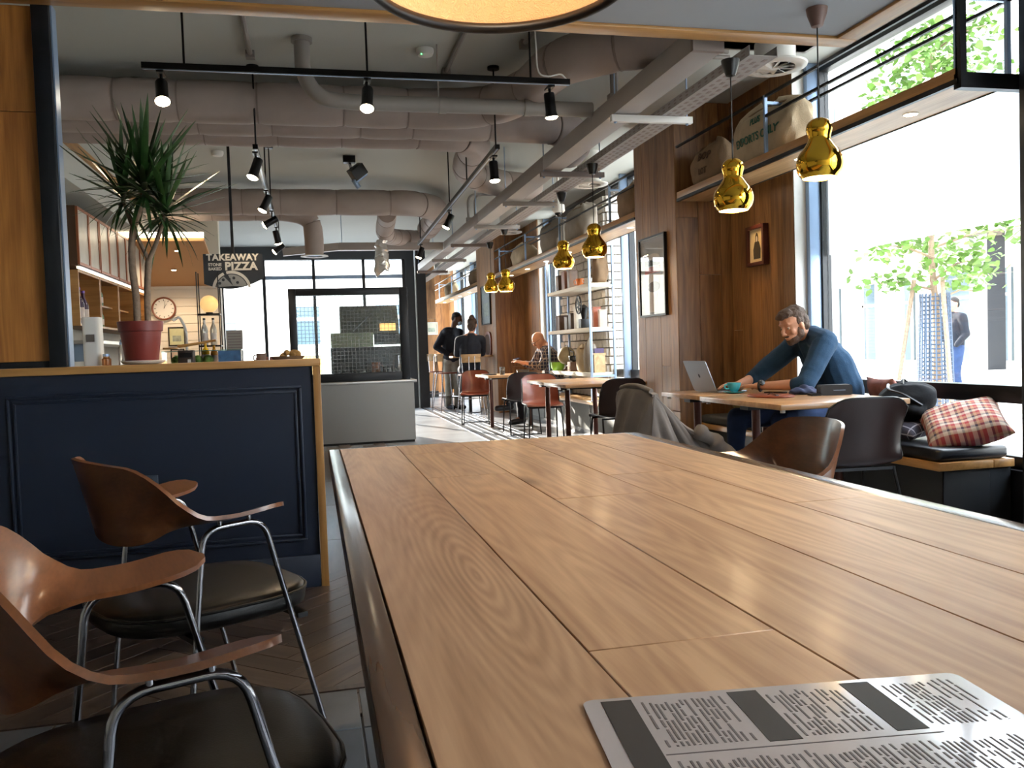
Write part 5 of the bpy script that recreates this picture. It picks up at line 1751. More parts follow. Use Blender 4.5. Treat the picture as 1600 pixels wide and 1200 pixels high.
MB().ball((0, 0, .085), .078, seg=24, st=14).build('glass_ball', mat('amber', '#e8b060', .35, emit=(1, .62, .25), estr=.55), gl)
MB().cyl((0, 0, 0), (0, 0, .012), .03, seg=16).build('socket', M['black'], gl)
def bottle(label, loc, r, h, col, neck=.35, cap='#2a2a2a', grp=None, trans=.35, sw=False):
    t = thing('bottle', label, 'bottle', loc, 0, grp)
    nm = 'glass_' + col.strip('#')
    m = bpy.data.materials.get(nm) or mat(nm, col, .15, trans=trans)
    b = h*(1-neck)
    MB().lathe([(r*.9, 0), (r, .006), (r, b*.85), (r*.85, b), (r*.36, b+(h-b)*.4), (r*.34, h*.94), (.001, h*.94)], seg=20).build('glass_body', m, t)
    nm2 = 'cap_' + cap.strip('#')
    MB().cyl((0, 0, h*.93), (0, 0, h), r*.4, seg=14).build('cap', bpy.data.materials.get(nm2) or mat(nm2, cap, .4), t)
    MB().cyl((0, 0, b*.25), (0, 0, b*.7), r*1.015, seg=20, cap=False).build('paper_label', M['paper'], t)
    return t
bottle('clear syrup bottle on the rack, left', (-.915, 8.02, BT+.175), .028, .24, '#e8e4dc')
bottle('pale syrup bottle on the rack, right', (-.84, 8.02, BT+.175), .028, .24, '#f0e2cc')
bottle('yellow juice bottle in front of the rack', (-.90, 7.90, BT), .032, .19, '#e2b92c', .3, '#e8a820', trans=.1)
bottle('amber juice bottle in front of the rack', (-.83, 7.90, BT), .030, .17, '#c98a1e', .3, '#d0901c', trans=.1)
cr_ = thing('card_reader', 'dark till box with a small white button', 'till', (-1.0, 7.45, BT))
MB().box(-.06, .06, -.05, .08, 0, .13).build('case', mat('till', '#33261f', .5), cr_, bevel=.006)
MB().box(.015, .04, -.054, -.05, .03, .055).build('button', M['white'], cr_)
MB().box(-.05, .05, -.053, -.05, .07, .11).build('screen', M['black'], cr_)
tp = thing('tap_handle', 'wooden tap handle shaped as a peel behind the plant', 'peel', (-.95, 7.7, BT+.165))  # tap handle built in the shape of a peel
MB().tube([(-.15, 0, .0), (.0, 0, .02), (.16, 0, .045)], [.014, .012, .010], 10).build('handle', M['trim_oak'], tp)
MB().prism(rounded(.12, .18, .03), (-.2, 0, -.02), (1, 0, 0), (0, 1, 0), (0, 0, .014)).build('blade', M['trim_oak'], tp)
st_ = thing('stand_tap', 'white curved tap beside the terracotta pot', 'tap', (-1.08, 8.1, BT))
MB().tube(arcpath([(0, 0, 0), (0, 0, .33), (-.05, -.02, .44), (-.1, -.04, .40)], .06), .012, 10).build('pipe', M['white'], st_)
MB().cyl((0, 0, 0), (0, 0, .02), .03, seg=16).build('base', M['white'], st_)
cup('brown paper cup on the bar right of the glass case', (-.415, 7.55, BT), mat('kraft', '#8a7568', .8), .042, .085)
# food boards at the right end of the bar
fb = thing('pastry_basket', 'low basket of pastries at the right end of the bar', 'basket', (-.20, 7.6, BT))
MB().lathe([(.10, 0), (.14, .05), (.145, .055), (.13, .05), (.001, .012)], seg=24).build('basket', M['burlap_dark'], fb)
rp = random.Random(2)
for i in range(7):
    a = rp.uniform(0, 6.28)
    MB().ball((.07*math.cos(a), .07*math.sin(a), .06+.012*(i % 3)), (.05, .028, .024), rot=(0, .2, a), seg=10, st=7).build('pastry', mat('pastry', '#c09050', .7, var=.3, vscale=30) if 'pastry' not in bpy.data.materials else bpy.data.materials['pastry'], fb)
fc = thing('cake_board', 'board of pink cakes on the bar beside the pastry basket', 'cakes', (-.36, 7.9, BT))
MB().box(-.13, .11, -.09, .09, 0, .014).build('board', M['trim_oak'], fc)
for i in range(4):
    MB().box(-.12+i*.058, -.075+i*.058, -.06, .05, .0145, .055).build('cake', mat('cake', '#9a6a62', .7, var=.2) if 'cake' not in bpy.data.materials else bpy.data.materials['cake'], fc, bevel=.006)
# jars at the left end
def jar(label, x, y, r, h, col):
    t = thing('jar', label, 'jar', (x, y, BT))
    nm = 'jar_' + col.strip('#')
    MB().lathe([(r*.9, 0), (r, .01), (r, h*.78), (r*.7, h*.9), (r*.7, h)], seg=20).build('glass_body', bpy.data.materials.get(nm) or mat(nm, col, .12, trans=.5), t)
    MB().cyl((0, 0, h), (0, 0, h+.02), r*.75, seg=18).build('lid', M['alu'], t)
    return t
jar('small jar of orange preserve beside the dark post', -1.60, 7.42, .035, .10, '#c9824a')
jar('tall clear jar left of the terracotta pot', -1.47, 7.42, .04, .19, '#d8d0c4')
jar('small white jar left of the terracotta pot', -1.35, 7.40, .028, .08, '#e8e6e0')
jar('brown jar behind the small white jar', -1.52, 7.75, .055, .22, '#8a5a44')
wt = thing('white_upright', 'white upright box at the left end of the bar', 'dispenser', (-1.72, 7.55, BT))  # plain white box standing for a bright upright panel
MB().prism(rounded(.13, .16, .03), (0, 0, 0), (1, 0, 0), (0, 1, 0), (0, 0, .42)).build('body', M['white'], wt)
MB().box(-.03, .03, -.10, -.08, .22, .28).build('spout', M['chrome'], wt)

# ------------------------------------------------------------------ cabinets on the bar wall
for i in range(4):
    y0 = 8.35+i*.82
    lb = ('nearest the dark post', 'second from the dark post', 'third from the dark post', 'next to the clock wall')[i]
    t = thing('wall_cabinet', 'wall cabinet with copper edged pale doors, %s' % lb, 'cabinet', (-2.0, y0, 1.98), 0, 'wall cabinets above the bar shelves')
    MB().box(-.28, 0, .005, .805, 0, .53).build('body', M['ink_brown'], t)
    CU = bpy.data.materials.get('copper_edge') or mat('copper_edge', '#9a5632', .35, metal=.3)
    for k in range(2):
        a, b = .01+k*.40, .40+k*.40
        d = MB().box(.001, .012, a+.02, b-.02, .03, .50).build('door', bpy.data.materials.get('door_grey') or mat('door_grey', '#b0aea6', .35, var=.1, vscale=7), t)
        for z in (.005, .50):
            MB().box(.0005, .02, a, b, z, z+.025).build('door_frame', CU, d)
        for yy in (a, b-.02):
            MB().box(.0005, .02, yy, yy+.02, .03, .50).build('door_frame', CU, d)
    t2 = thing('open_shelf', 'open copper framed shelf bay below the cabinets, %s' % lb, 'shelf', (-2.0, y0, 1.44), 0, 'open shelf bays above the bar')
    MB().box(-.28, -.26, .005, .805, 0, .50).build('back_panel', M['brick_red'], t2)
    MB().box(-.28, .0, .005, .805, 0, .02).build('base', M['trim_oak'], t2)
    MB().box(-.28, .0, .005, .805, .48, .50).build('top', M['trim_oak'], t2)
    for yy in (.005, .785):
        MB().box(-.26, .0, yy, yy+.02, .02, .48).build('side', M['trim_oak'], t2)
    MB().box(-.26, -.06, .03, .78, .23, .245).build('middle_board', M['trim_oak'], t2) if i else None
bottle('purple capped spirit bottle on the bar wall shelf, left', (-2.07, 8.62, 1.462), .045, .34, '#4a3a5a', .35, '#6a3fa0')
bottle('purple capped spirit bottle on the bar wall shelf, right', (-2.07, 8.78, 1.462), .045, .32, '#55425f', .35, '#6a3fa0')
gi = 0
for y in (9.32, 9.42, 9.55, 9.68):
    for z in (1.462, 1.69):
        pos = {9.32: 'first', 9.42: 'second', 9.55: 'third', 9.68: 'fourth'}[y]
        bottle('green bottle in the second shelf bay, %s in the %s row' % (pos, 'lower' if z < 1.6 else 'upper'), (-2.12, y, z), .03, .19, '#8fae8c', .3, '#3f6f4a', 'green bottles in the bar shelf')
sf = thing('work_shelf', 'steel work shelf under the bar cabinets', 'shelf', (-1.95, 8.4, 1.28))
MB().box(-.30, .05, 0, 3.2, 0, .03).build('board', M['stainless'], sf)
MB().box(-.30, .05, .2, .24, -.16, 0).build('bracket', M['alu'], sf)
MB().box(-.30, .05, 2.8, 2.84, -.16, 0).build('bracket', M['alu'], sf)
# clock and prints
ck = thing('wall_clock', 'round copper rimmed wall clock on the white boarded wall', 'clock', (-1.945, 12.58, 1.815))
MB().cyl((0, -.03, 0), (0, 0, 0), .155, seg=36).build('case', mat('clock_copper', '#7d4630', .4), ck)
MB().cyl((0, -.033, 0), (0, -.0305, 0), .135, seg=36).build('dial', M['white'], ck)
MB().tube([(.148*math.cos(2*PI*k/40), -.032, .148*math.sin(2*PI*k/40)) for k in range(40)], .012, 8, loop=True).build('rim', bpy.data.materials['clock_copper'], ck)
for k in range(12):
    a = 2*PI*k/12
    MB().obox((.115*math.sin(a), -.034, .115*math.cos(a)), (.008, .002, .022), Matrix.Rotation(a, 3, 'Y')).build('hour_mark', M['ink'], ck)
MB().bar((0, -.036, 0), (.035, -.036, .065), .012, .003).build('hour_hand', M['ink'], ck)
MB().bar((0, -.038, 0), (.02, -.038, .105), .008, .003).build('minute_hand', M['ink'], ck)
picture('black framed green print below the clock', (-1.80, 12.582, 1.43), 0, .22, .26, M['black'], pale('#cfd2a8'), .02, .016)
picture('black framed print lowest on the white boarded wall', (-1.80, 12.582, 1.17), 0, .18, .18, M['black'], pale('#dcc4b0'), .02, .016)

# ------------------------------------------------------------------ kitchen pass
pc = thing('pass_counter', 'brushed steel kitchen counter at the end of the aisle', 'counter', (.08, 10.55, 0))
MB().box(-1.6, 1.13, 0, .9, .03, .735).build('body', M['stainless'], pc)
MB().box(-1.6, 1.165, -.03, .93, .736, .772).build('worktop', M['stainless'], pc, bevel=.004)
MB().box(-1.6, 1.12, .03, .88, 0, .03).build('plinth', M['black'], pc)
pf = thing('pass_screen', 'dark framed wired glass screen standing on the steel counter', 'screen', (-.25, 10.64, .7725))
W_, Hh = 1.43, 1.14
MB().box(0, .09, 0, .09, 0, Hh).build('frame_side', M['dark_steel'], pf, bevel=.004)
MB().box(W_-.10, W_, 0, .09, 0, Hh).build('frame_side', M['dark_steel'], pf, bevel=.004)
MB().box(.09, W_-.10, 0, .09, Hh-.085, Hh).build('frame_rail', M['dark_steel'], pf, bevel=.004)
MB().box(.09, W_-.10, 0, .09, 0, .10).build('frame_rail', M['dark_steel'], pf, bevel=.004)
def wired(name):
    m, t, b = new_mat(name)
    N, L = t.nodes.new, t.links.new
    t.nodes.remove(b)
    o = [n for n in t.nodes if n.type == 'OUTPUT_MATERIAL'][0]
    tc = N('ShaderNodeTexCoord'); sx = N('ShaderNodeSeparateXYZ'); L(tc.outputs['Object'], sx.inputs[0])
    ls = []
    for k, f in ((0, 22), (2, 22)):
        a = N('ShaderNodeMath'); a.operation = 'MULTIPLY'; a.inputs[1].default_value = f; L(sx.outputs[k], a.inputs[0])
        c = N('ShaderNodeMath'); c.operation = 'FRACT'; L(a.outputs[0], c.inputs[0])
        l = N('ShaderNodeMath'); l.operation = 'LESS_THAN'; l.inputs[1].default_value = .16; L(c.outputs[0], l.inputs[0])
        ls.append(l)
    mx = N('ShaderNodeMath'); mx.operation = 'MAXIMUM'; L(ls[0].outputs[0], mx.inputs[0]); L(ls[1].outputs[0], mx.inputs[1])
    tr = N('ShaderNodeBsdfTransparent'); tr.inputs[0].default_value = (.9, .95, .97, 1)
    gl_ = N('ShaderNodeBsdfGlossy'); gl_.inputs['Roughness'].default_value = .12
    df = N('ShaderNodeBsdfDiffuse'); df.inputs[0].default_value = (.30, .33, .36, 1)
    m1 = N('ShaderNodeMixShader'); m1.inputs[0].default_value = .06; L(tr.outputs[0], m1.inputs[1]); L(gl_.outputs[0], m1.inputs[2])
    sc = N('ShaderNodeMath'); sc.operation = 'MULTIPLY'; sc.inputs[1].default_value = .4; L(mx.outputs[0], sc.inputs[0])
    m2 = N('ShaderNodeMixShader'); L(sc.outputs[0], m2.inputs[0]); L(m1.outputs[0], m2.inputs[1]); L(df.outputs[0], m2.inputs[2])
    L(m2.outputs[0], o.inputs[0])
    return m
MB().box(.09, W_-.10, .04, .048, .10, Hh-.085).build('wired_pane', wired('wired_glass'), pf)
kh = thing('kitchen_hood', 'olive steel oven hood behind the wired glass', 'oven', (.42, 11.05, .7725))
MB().prism([(0, .58), (.4, .58), (.4, .95), (.18, .95), (0, .74)], (-.05, 0, 0), (0, 1, 0), (0, 0, 1), (.73, 0, 0)).build('hood', mat('olive', '#5c5942', .45, metal=.2), kh, bevel=.006)
MB().box(-.18, .35, -.03, -.001, .42, .60).build('lit_panel', mat('pale_panel', '#a9ab8a', .5), kh, bevel=.004)
MB().box(-.18, .70, .0, .4, 0, .42).build('oven_body', M['dark_steel'], kh, bevel=.006)
MB().box(.44, .64, -.006, -.001, .62, .71).build('heat_lamp', mat('heat', '#ff9a40', .5, emit=(1, .5, .15), estr=1.5), kh)
MB().box(.36, .70, -.02, -.001, .44, .58).build('vent_panel', M['dark_steel'], kh)
MB().bar((.1, -.035, .62), (.3, -.035, .80), .012).build('handle', M['chrome'], kh)
for i, (x, r, h, c, lb) in enumerate(((.10, .045, .09, 'burlap', 'pale pot at the left end of the steel counter'), (.42, .05, .10, 'stainless', 'steel pot behind the wired glass, left'), (.60, .05, .12, 'stainless', 'steel pot behind the wired glass, middle'), (.78, .055, .22, 'copper', 'copper jug behind the wired glass'), (.92, .06, .16, 'stainless', 'steel pot behind the wired glass, right'), (1.04, .05, .30, 'chrome', 'tall steel jug at the right end behind the wired glass'))):
    m = M.get(c) or bpy.data.materials[c]
    t = thing('pot', lb, 'pot', (x, 10.88, .7725))
    MB().lathe([(r*.9, 0), (r, .01), (r*.95, h*.9), (r*1.02, h), (r*.9, h), (r*.85, .02), (.001, .015)], seg=20).build('pot_body', m, t)
    MB().tube(arcpath([(r*.9, 0, h*.85), (r*1.6, 0, h*.8), (r*1.5, 0, h*.4), (r*.95, 0, h*.35)], .012), .005, 8).build('handle', m, t)

for lb, x, y, z in (('recessed downlight over the clock wall', -1.7, 11.9, 2.285), ('added fill downlight over the bar shelves', -1.55, 11.2, 2.45)):  # the one over the bar shelves is added to brighten the bar
    t = thing('soffit_light', lb, 'lamp', (x, y, z), 0, 'recessed downlights in the bar soffit')
    MB().cyl((0, 0, -.012), (0, 0, 0), .035, seg=16).build('rim', M['white'], t)
    MB().cyl((0, 0, -.016), (0, 0, -.0125), .028, seg=16).build('lens', M['downlight'], t)
    lamp_light('downlight_beam', t, (0, 0, -.03), 30, 'SPOT', spot=math.radians(150), d=(0, 0, -1), size=.04, col=(1, .72, .45))
sl2 = thing('fill_strip', 'added warm fill strip under the bar cabinets', 'lamp', (-2.02, 8.4, 1.955))  # strip added to brighten the bar, no known lamp there
MB().box(0, .02, 0, 3.2, 0, .02).build('diffuser', mat('fill_strip_glow', '#fff0d8', .6, emit=(1, .8, .55), estr=1.6), sl2)
MB().box(-.01, .03, 0, 3.2, .0201, .0245).build('profile', M['alu'], sl2)
# ------------------------------------------------------------------ people
def chain(mb, pts, rad):
    for (a, b), (r0, r1) in zip(zip(pts, pts[1:]), zip(rad, rad[1:])):
        mb.cap(a, b, r0, r1)
    return mb

def hand(mb, wrist, d, nrm, side, s=1.0, curl=.5):
    """d: direction of the hand, nrm: back of hand, side: thumb direction"""
    w0, d, nrm = Vector(wrist), Vector(d).normalized(), Vector(nrm).normalized()
    sd = Vector(side).normalized()
    for k in (-1.2, -.4, .4, 1.2):
        mb.cap(w0+sd*k*.012*s, w0+d*.085*s+sd*k*.019*s, .016*s, .0135*s)
    for k, L in zip((1.25, .42, -.42, -1.25), (.072, .08, .074, .058)):
        b = w0+d*.085*s+sd*k*.0195*s
        d1 = (d-nrm*curl*.45).normalized()
        m = b+d1*L*.5*s
        d2 = (d-nrm*curl*1.5).normalized()
        mb.cap(b, m, .0105*s, .0095*s)
        mb.cap(m, m+d2*L*.5*s, .0095*s, .0075*s)
    b = w0+d*.028*s+sd*.022*s
    m = b+(d*.5+sd*.75-nrm*.2).normalized()*.042*s
    mb.cap(b, m, .014*s, .0115*s)
    mb.cap(m, m+(d*.85+sd*.25-nrm*.35).normalized()*.032*s, .0115*s, .009*s)

def head_parts(mb, T, s=1.0):
    """T maps head space (x forward, z up, origin mid head) to the world"""
    R = T.to_3x3()
    def B(c, r):
        mb.ball(T @ Vector(c), tuple(q*s for q in r), R.normalized() if hasattr(R, 'normalized') else R)
    def Cp(a, b, r0, r1):
        mb.cap(T @ Vector(a), T @ Vector(b), r0*s, r1*s)
    B((-.008, 0, .03), (.097, .076, .088))
    B((.0, 0, -.02), (.084, .069, .085))
    B((.036, 0, -.068), (.054, .052, .050))
    B((.070, 0, -.098), (.020, .024, .017))
    B((.074, 0, .036), (.018, .052, .013))
    Cp((.088, 0, .022), (.110, 0, -.026), .0085, .0125)
    B((.100, .013, -.030), (.011, .008, .008))
    B((.100, -.013, -.030), (.011, .008, .008))
    B((.083, 0, -.060), (.013, .024, .007))
    B((.081, 0, -.072), (.013, .022, .008))
    for sg_ in (-1, 1):
        B((.060, sg_*.043, -.022), (.022, .020, .018))
        B((-.006, sg_*.078, -.008), (.020, .008, .032))
        B((-.000, sg_*.083, -.006), (.012, .007, .024))

def headT(c, f, upv=(0, 0, 1)):
    f = Vector(f).normalized()
    u_ = Vector(upv)
    y = u_.cross(f).normalized()
    z = f.cross(y)
    Rm = Matrix((f, y, z)).transposed().to_4x4()
    return Matrix.Translation(Vector(c)) @ Rm

def eyes(T, root, dark='#2a1c14'):
    ew = bpy.data.materials.get('eye_white') or mat('eye_white', '#9a8678', .3)
    ed = bpy.data.materials.get('eye_dark') or mat('eye_dark', dark, .2)
    inv = Matrix.Translation(-root.location)
    for sg_ in (-1, 1):
        p = inv @ (T @ Vector((.0745, sg_*.031, .008)))
        e = MB().ball(p, .0095, seg=12, st=8).build('eye', ew, root)
        q = inv @ (T @ Vector((.0790, sg_*.031, .007)))
        MB().ball(q, .0065, seg=10, st=6).build('iris', ed, e)

def shift(me, root):
    for v in me.vertices:
        v.co -= root.location
    return me

def person(label, loc, J, T, skin, vox=.011, s=1.0, hands=None, arms=(.042, .036, .026), bare=True):
    """bare body as ONE continuous mesh, the top level object"""
    mb = MB()
    head_parts(mb, T, s)
    nk = T @ Vector((-.035, 0, -.07))
    mb.cap(nk, J['neck'], .050*s, .056*s)
    chain(mb, [J['neck'], J['chest'], J['pelvis']], [.06, .11, .12])
    for k in 'LR':
        chain(mb, [J['neck'], J['sh'+k], J['el'+k], J['wr'+k]], [.055, arms[0]+.008, arms[0], arms[2]])
        mb.cap(Vector(J['el'+k]).lerp(Vector(J['wr'+k]), .0), Vector(J['el'+k]).lerp(Vector(J['wr'+k]), .45), arms[0]*.95, arms[1])
        chain(mb, [J['pelvis'], J['hip'+k], J['kn'+k], J['an'+k]], [.10, .08, .055, .035])
        mb.cap(J['an'+k], J['to'+k], .035, .026)
    if hands:
        for h in hands:
            hand(mb, *h, s=s)
    me = blob(mb, vox, 2, 'person')
    o = link('person', me, skin, None, loc)
    shift(me, o)
    return tag(o, label, 'person')

def garment(root, name, mb, m, vox=.011, sm=3, wr=.004, f=30):
    def dfm(c):
        n = noise.noise_vector(c*f*.35)
        return c + n*wr
    me = blob(mb, vox, sm, name, dfm)
    shift(me, root)
    return link(name, me, m, root)

# --- man with the laptop, seated on the bench, facing the aisle
mloc = Vector((3.625, 5.4, 0))
Jm = dict(neck=(3.43, 5.4, 1.115), chest=(3.545, 5.4, .96), pelvis=(3.62, 5.4, .62),
          shL=(3.40, 5.21, 1.055), elL=(3.20, 5.13, .80), wrL=(2.98, 5.37, .790),
          shR=(3.40, 5.59, 1.055), elR=(3.17, 5.74, .83), wrR=(3.00, 5.66, .795),
          hipL=(3.58, 5.29, .575), knL=(3.06, 5.20, .56), anL=(3.08, 5.18, .09), toL=(2.90, 5.16, .045),
          hipR=(3.58, 5.51, .575), knR=(2.92, 5.55, .56), anR=(2.90, 5.57, .09), toR=(2.72, 5.59, .045))
Tm = headT((3.265, 5.37, 1.200), (-.86, -.22, -.36), (-.25, 0, 1))
man = person('bearded man in a blue sweater typing at a laptop', mloc, Jm, Tm, M['skin'], vox=.0062,
             hands=[((2.98, 5.37, .79), (-.55, 1, -.02), (0, .05, 1), (1, .55, 0)), ((3.00, 5.66, .795), (-1, .25, -.02), (0, 0, 1), (-.25, -1, 0))])
eyes(Tm, man)
mb = MB()
chain(mb, [(3.44, 5.4, 1.085), (3.525, 5.4, .98), (3.60, 5.4, .80), (3.63, 5.4, .61)], [.105, .135, .145, .150])
for dy in (-.085, .085):
    chain(mb, [(3.46, 5.4+dy*1.15, 1.05), (3.55, 5.4+dy, .92), (3.62, 5.4+dy, .75), (3.635, 5.4+dy, .61)], [.085, .125, .130, .125])
for k in 'LR':
    sgn = -1 if k == 'L' else 1
    e, wv_ = Vector(Jm['el'+k]), Vector(Jm['wr'+k])
    chain(mb, [(3.44, 5.4+sgn*.10, 1.085), Jm['sh'+k], e, e.lerp(wv_, .16)], [.075, .080, .064, .056])
    for q in range(3):
        c = Vector(Jm['sh'+k]).lerp(e, .72+q*.13)
        mb.ball(c, (.071-.003*q, .071-.003*q, .03), Vector(e-Vector(Jm['sh'+k])).to_track_quat('Z', 'Y').to_matrix())
nk = Tm @ Vector((-.045, 0, -.10))
mb.cap(nk.lerp(Vector(Jm['neck']), .55), Jm['neck'], .066, .084)
for sg_ in (-1, 1):
    mb.cap(Jm['neck'], (3.42, 5.4+sg_*.17, 1.075), .080, .088)
garment(man, 'sweater', mb, M['sweater'], .0085, 2, .006, 34)
mb = MB()
chain(mb, [(3.62, 5.4, .64), (3.62, 5.4, .61)], [.125, .125])
for k in 'LR':
    chain(mb, [(3.61, Jm['hip'+k][1], .585), Jm['hip'+k], Jm['kn'+k], Vector(Jm['an'+k])+Vector((0, 0, .03))], [.105, .095, .072, .052])
garment(man, 'jeans', mb, M['jeans'], .010, 2, .006, 30)
for k in 'LR':
    mb = MB()
    a, b = Vector(Jm['an'+k]), Vector(Jm['to'+k])
    mb.cap(a+Vector((.03, 0, -.04)), b, .048, .040)
    mb.cap(a+Vector((0, 0, 0)), a+Vector((.02, 0, -.04)), .045, .048)
    garment(man, 'shoe', mb, M['shoe'], .009, 2, .0)
def hair_cap(root, T, m, parts, vox=.007, wr=.004, name='hair'):
    mb = MB()
    R = T.to_3x3()
    for c, r in parts:
        mb.ball(T @ Vector(c), r, R)
    return garment(root, name, mb, m, vox, 1, wr, 120)
hair_cap(man, Tm, M['hair_brown'], [((-.030, 0, .052), (.098, .083, .084)), ((-.070, 0, .0), (.052, .076, .085)), ((.030, 0, .098), (.062, .062, .034)), ((.058, -.012, .090), (.040, .05, .024)), ((-.012, .070, .03), (.035, .014, .04)), ((-.012, -.070, .03), (.035, .014, .04))], .006, .007)
hair_cap(man, Tm, mat('beard', '#5a4538', .8, bump=.5, bscale=120, var=.25, vscale=40), [((.034, 0, -.078), (.0575, .0565, .045)), ((.068, 0, -.102), (.024, .029, .021)), ((.008, .057, -.045), (.032, .017, .046)), ((.008, -.057, -.045), (.032, .017, .046)), ((.0, 0, -.075), (.06, .060, .035)), ((.088, 0, -.050), (.010, .024, .0055))], .006, .002, 'beard')
wq = Vector(Jm['wrL'])
wd = (wq-Vector(Jm['elL'])).normalized()
x_, y_, d_ = frame(wd)
wp = wq-wd*.022-mloc
wtc = MB().tube([wp+(x_*math.cos(2*PI*k/24)+y_*math.sin(2*PI*k/24))*.033 for k in range(24)], .009, 8, loop=True).build('wrist_watch', M['black'], man)
fc_ = wp + Vector((-.1, -.75, .55)).normalized()*.037
xx, yy, dd = frame(Vector((-.1, -.75, .55)))
MB().lathe([(.001, 0), (.020, 0), (.0205, .009), (.017, .011), (.001, .011)], fc_, seg=20, R=Matrix((xx, yy, dd)).transposed()).build('watch_face', mat('watch', '#2a2d33', .2), wtc)

# --- bald man with a phone on the far bench
bloc = Vector((3.42, 12.35, 0))
Jb = dict(neck=(3.40, 12.35, 1.135), chest=(3.47, 12.35, .96), pelvis=(3.55, 12.35, .58),
          shL=(3.38, 12.16, 1.06), elL=(3.26, 12.08, .83), wrL=(3.03, 12.20, .90),
          shR=(3.38, 12.54, 1.06), elR=(3.26, 12.60, .83), wrR=(3.03, 12.44, .90),
          hipL=(3.48, 12.24, .55), knL=(2.98, 12.1, .60), anL=(2.72, 12.0, .30), toL=(2.55, 11.98, .26),
          hipR=(3.48, 12.46, .55), knR=(2.98, 12.4, .55), anR=(2.90, 12.0, .10), toR=(2.74, 11.95, .05))
Tb = headT((3.295, 12.35, 1.225), (-.80, -.12, -.58), (-.3, 0, 1))
bald = person('bald man in a checked shirt looking at his phone', bloc, Jb, Tb, M['skin'], vox=.010,
              hands=[((3.03, 12.20, .90), (-1, .35, .25), (.25, 0, 1), (0, 1, .3)), ((3.03, 12.44, .90), (-1, -.35, .25), (.25, 0, 1), (0, -1, .3))])
eyes(Tb, bald)
def shirt_torso(J, w_=.09, r=.125):
    mb = MB()
    n, c, p = Vector(J['neck']), Vector(J['chest']), Vector(J['pelvis'])
    lat = (Vector(J['shR'])-Vector(J['shL'])).normalized()
    chain(mb, [n-Vector((0, 0, .04)), c, p], [.09, r+.01, r+.01])
    for sg_ in (-1, 1):
        chain(mb, [n+lat*sg_*w_-Vector((0, 0, .07)), c+lat*sg_*w_*.8, p+lat*sg_*w_*.7], [.075, r-.01, r-.01])
    return mb
mb = shirt_torso(Jb)
for k in 'LR':
    e, wv_ = Vector(Jb['el'+k]), Vector(Jb['wr'+k])
    chain(mb, [Vector(Jb['neck'])-Vector((0, 0, .05)), Jb['sh'+k], e, e.lerp(wv_, .6)], [.07, .075, .06, .05])
garment(bald, 'shirt', mb, plaid('shirt_check', '#2c2d40', '#9a8a80', 20, .16), .011, 2, .005)
mb = MB()
for k in 'LR':
    chain(mb, [(3.54, Jb['hip'+k][1], .56), Jb['hip'+k], Jb['kn'+k], Vector(Jb['an'+k])], [.12, .10, .07, .05])
garment(bald, 'trousers', mb, M['trouser_dark'], .012, 2, .004)
for k in 'LR':
    mb = MB().cap(Vector(Jb['an'+k])+Vector((.03, 0, -.03)), Jb['to'+k], .05, .042)
    garment(bald, 'shoe', mb, M['shoe'], .01, 1, 0)
gT = Tb
gm = MB()
for sg_ in (-1, 1):
    gm.tube([gT @ Vector((.098, sg_*.032+.022*math.cos(2*PI*k/14), .006+.017*math.sin(2*PI*k/14)))-bloc for k in range(14)], .0022, 6, loop=True)
    gm.tube([gT @ Vector(q)-bloc for q in ((.096, sg_*.055, .01), (.05, sg_*.078, .012), (-.005, sg_*.083, .012))], .002, 6)
gm.tube([gT @ Vector(q)-bloc for q in ((.099, -.011, .01), (.104, 0, .013), (.099, .011, .01))], .002, 6)
gm.build('glasses', M['black'], bald)
pb = thing('phone', 'smartphone held by the bald man', 'phone', (2.945, 12.32, .955), 0)
MB().obox((0, 0, 0), (.075, .15, .008), Euler((0, math.radians(-20), .1)).to_matrix()).build('body', M['black'], pb, bevel=.003)
MB().obox((0.0015, 0, .0045), (.068, .14, .0012), Euler((0, math.radians(-20), .1)).to_matrix()).build('screen', mat('phone_lit', '#203048', .1), pb)

# --- standing man in a navy hoodie
sloc = Vector((2.60, 16.0, 0))
Js = dict(neck=(2.62, 16.0, 1.52), chest=(2.58, 16.0, 1.30), pelvis=(2.55, 16.0, .98),
          shL=(2.70, 15.86, 1.44), elL=(2.66, 15.62, 1.20), wrL=(2.78, 15.74, 1.04),
          shR=(2.46, 16.1, 1.44), elR=(2.28, 15.95, 1.19), wrR=(2.48, 15.86, 1.03),
          hipL=(2.63, 15.96, .94), knL=(2.66, 15.93, .50), anL=(2.64, 16.0, .09), toL=(2.74, 15.84, .045),
          hipR=(2.49, 16.04, .94), knR=(2.50, 15.98, .50), anR=(2.48, 16.08, .09), toR=(2.56, 15.92, .045))
Ts = headT((2.69, 15.98, 1.705), (.86, -.42, -.30))
std = person('standing man in a navy hoodie and grey trousers', sloc, Js, Ts, M['skin_dark'], vox=.011,
             hands=[((2.48, 15.86, 1.03), (.8, -.3, -.2), (-.2, -.8, .5), (.3, 0, 1)), ((2.78, 15.74, 1.04), (.2, .6, -.6), (.5, -.5, .3), (.5, .3, 0))])
mb = shirt_torso(Js, .10, .13)
for k in 'LR':
    e, wv_ = Vector(Js['el'+k]), Vector(Js['wr'+k])
    chain(mb, [Vector(Js['neck'])-Vector((0, 0, .05)), Js['sh'+k], e, e.lerp(wv_, .9)], [.08, .085, .068, .05])
mb.ball((2.53, 16.03, 1.50), (.12, .11, .06)).ball((2.50, 16.03, 1.46), (.09, .12, .07))
garment(std, 'hoodie', mb, M['navy_cloth'], .012, 2, .006)
mb = MB().ball((2.56, 16.0, .93), (.155, .13, .10))
for k in 'LR':
    chain(mb, [Js['hip'+k], Js['kn'+k], Js['an'+k]], [.105, .08, .062])
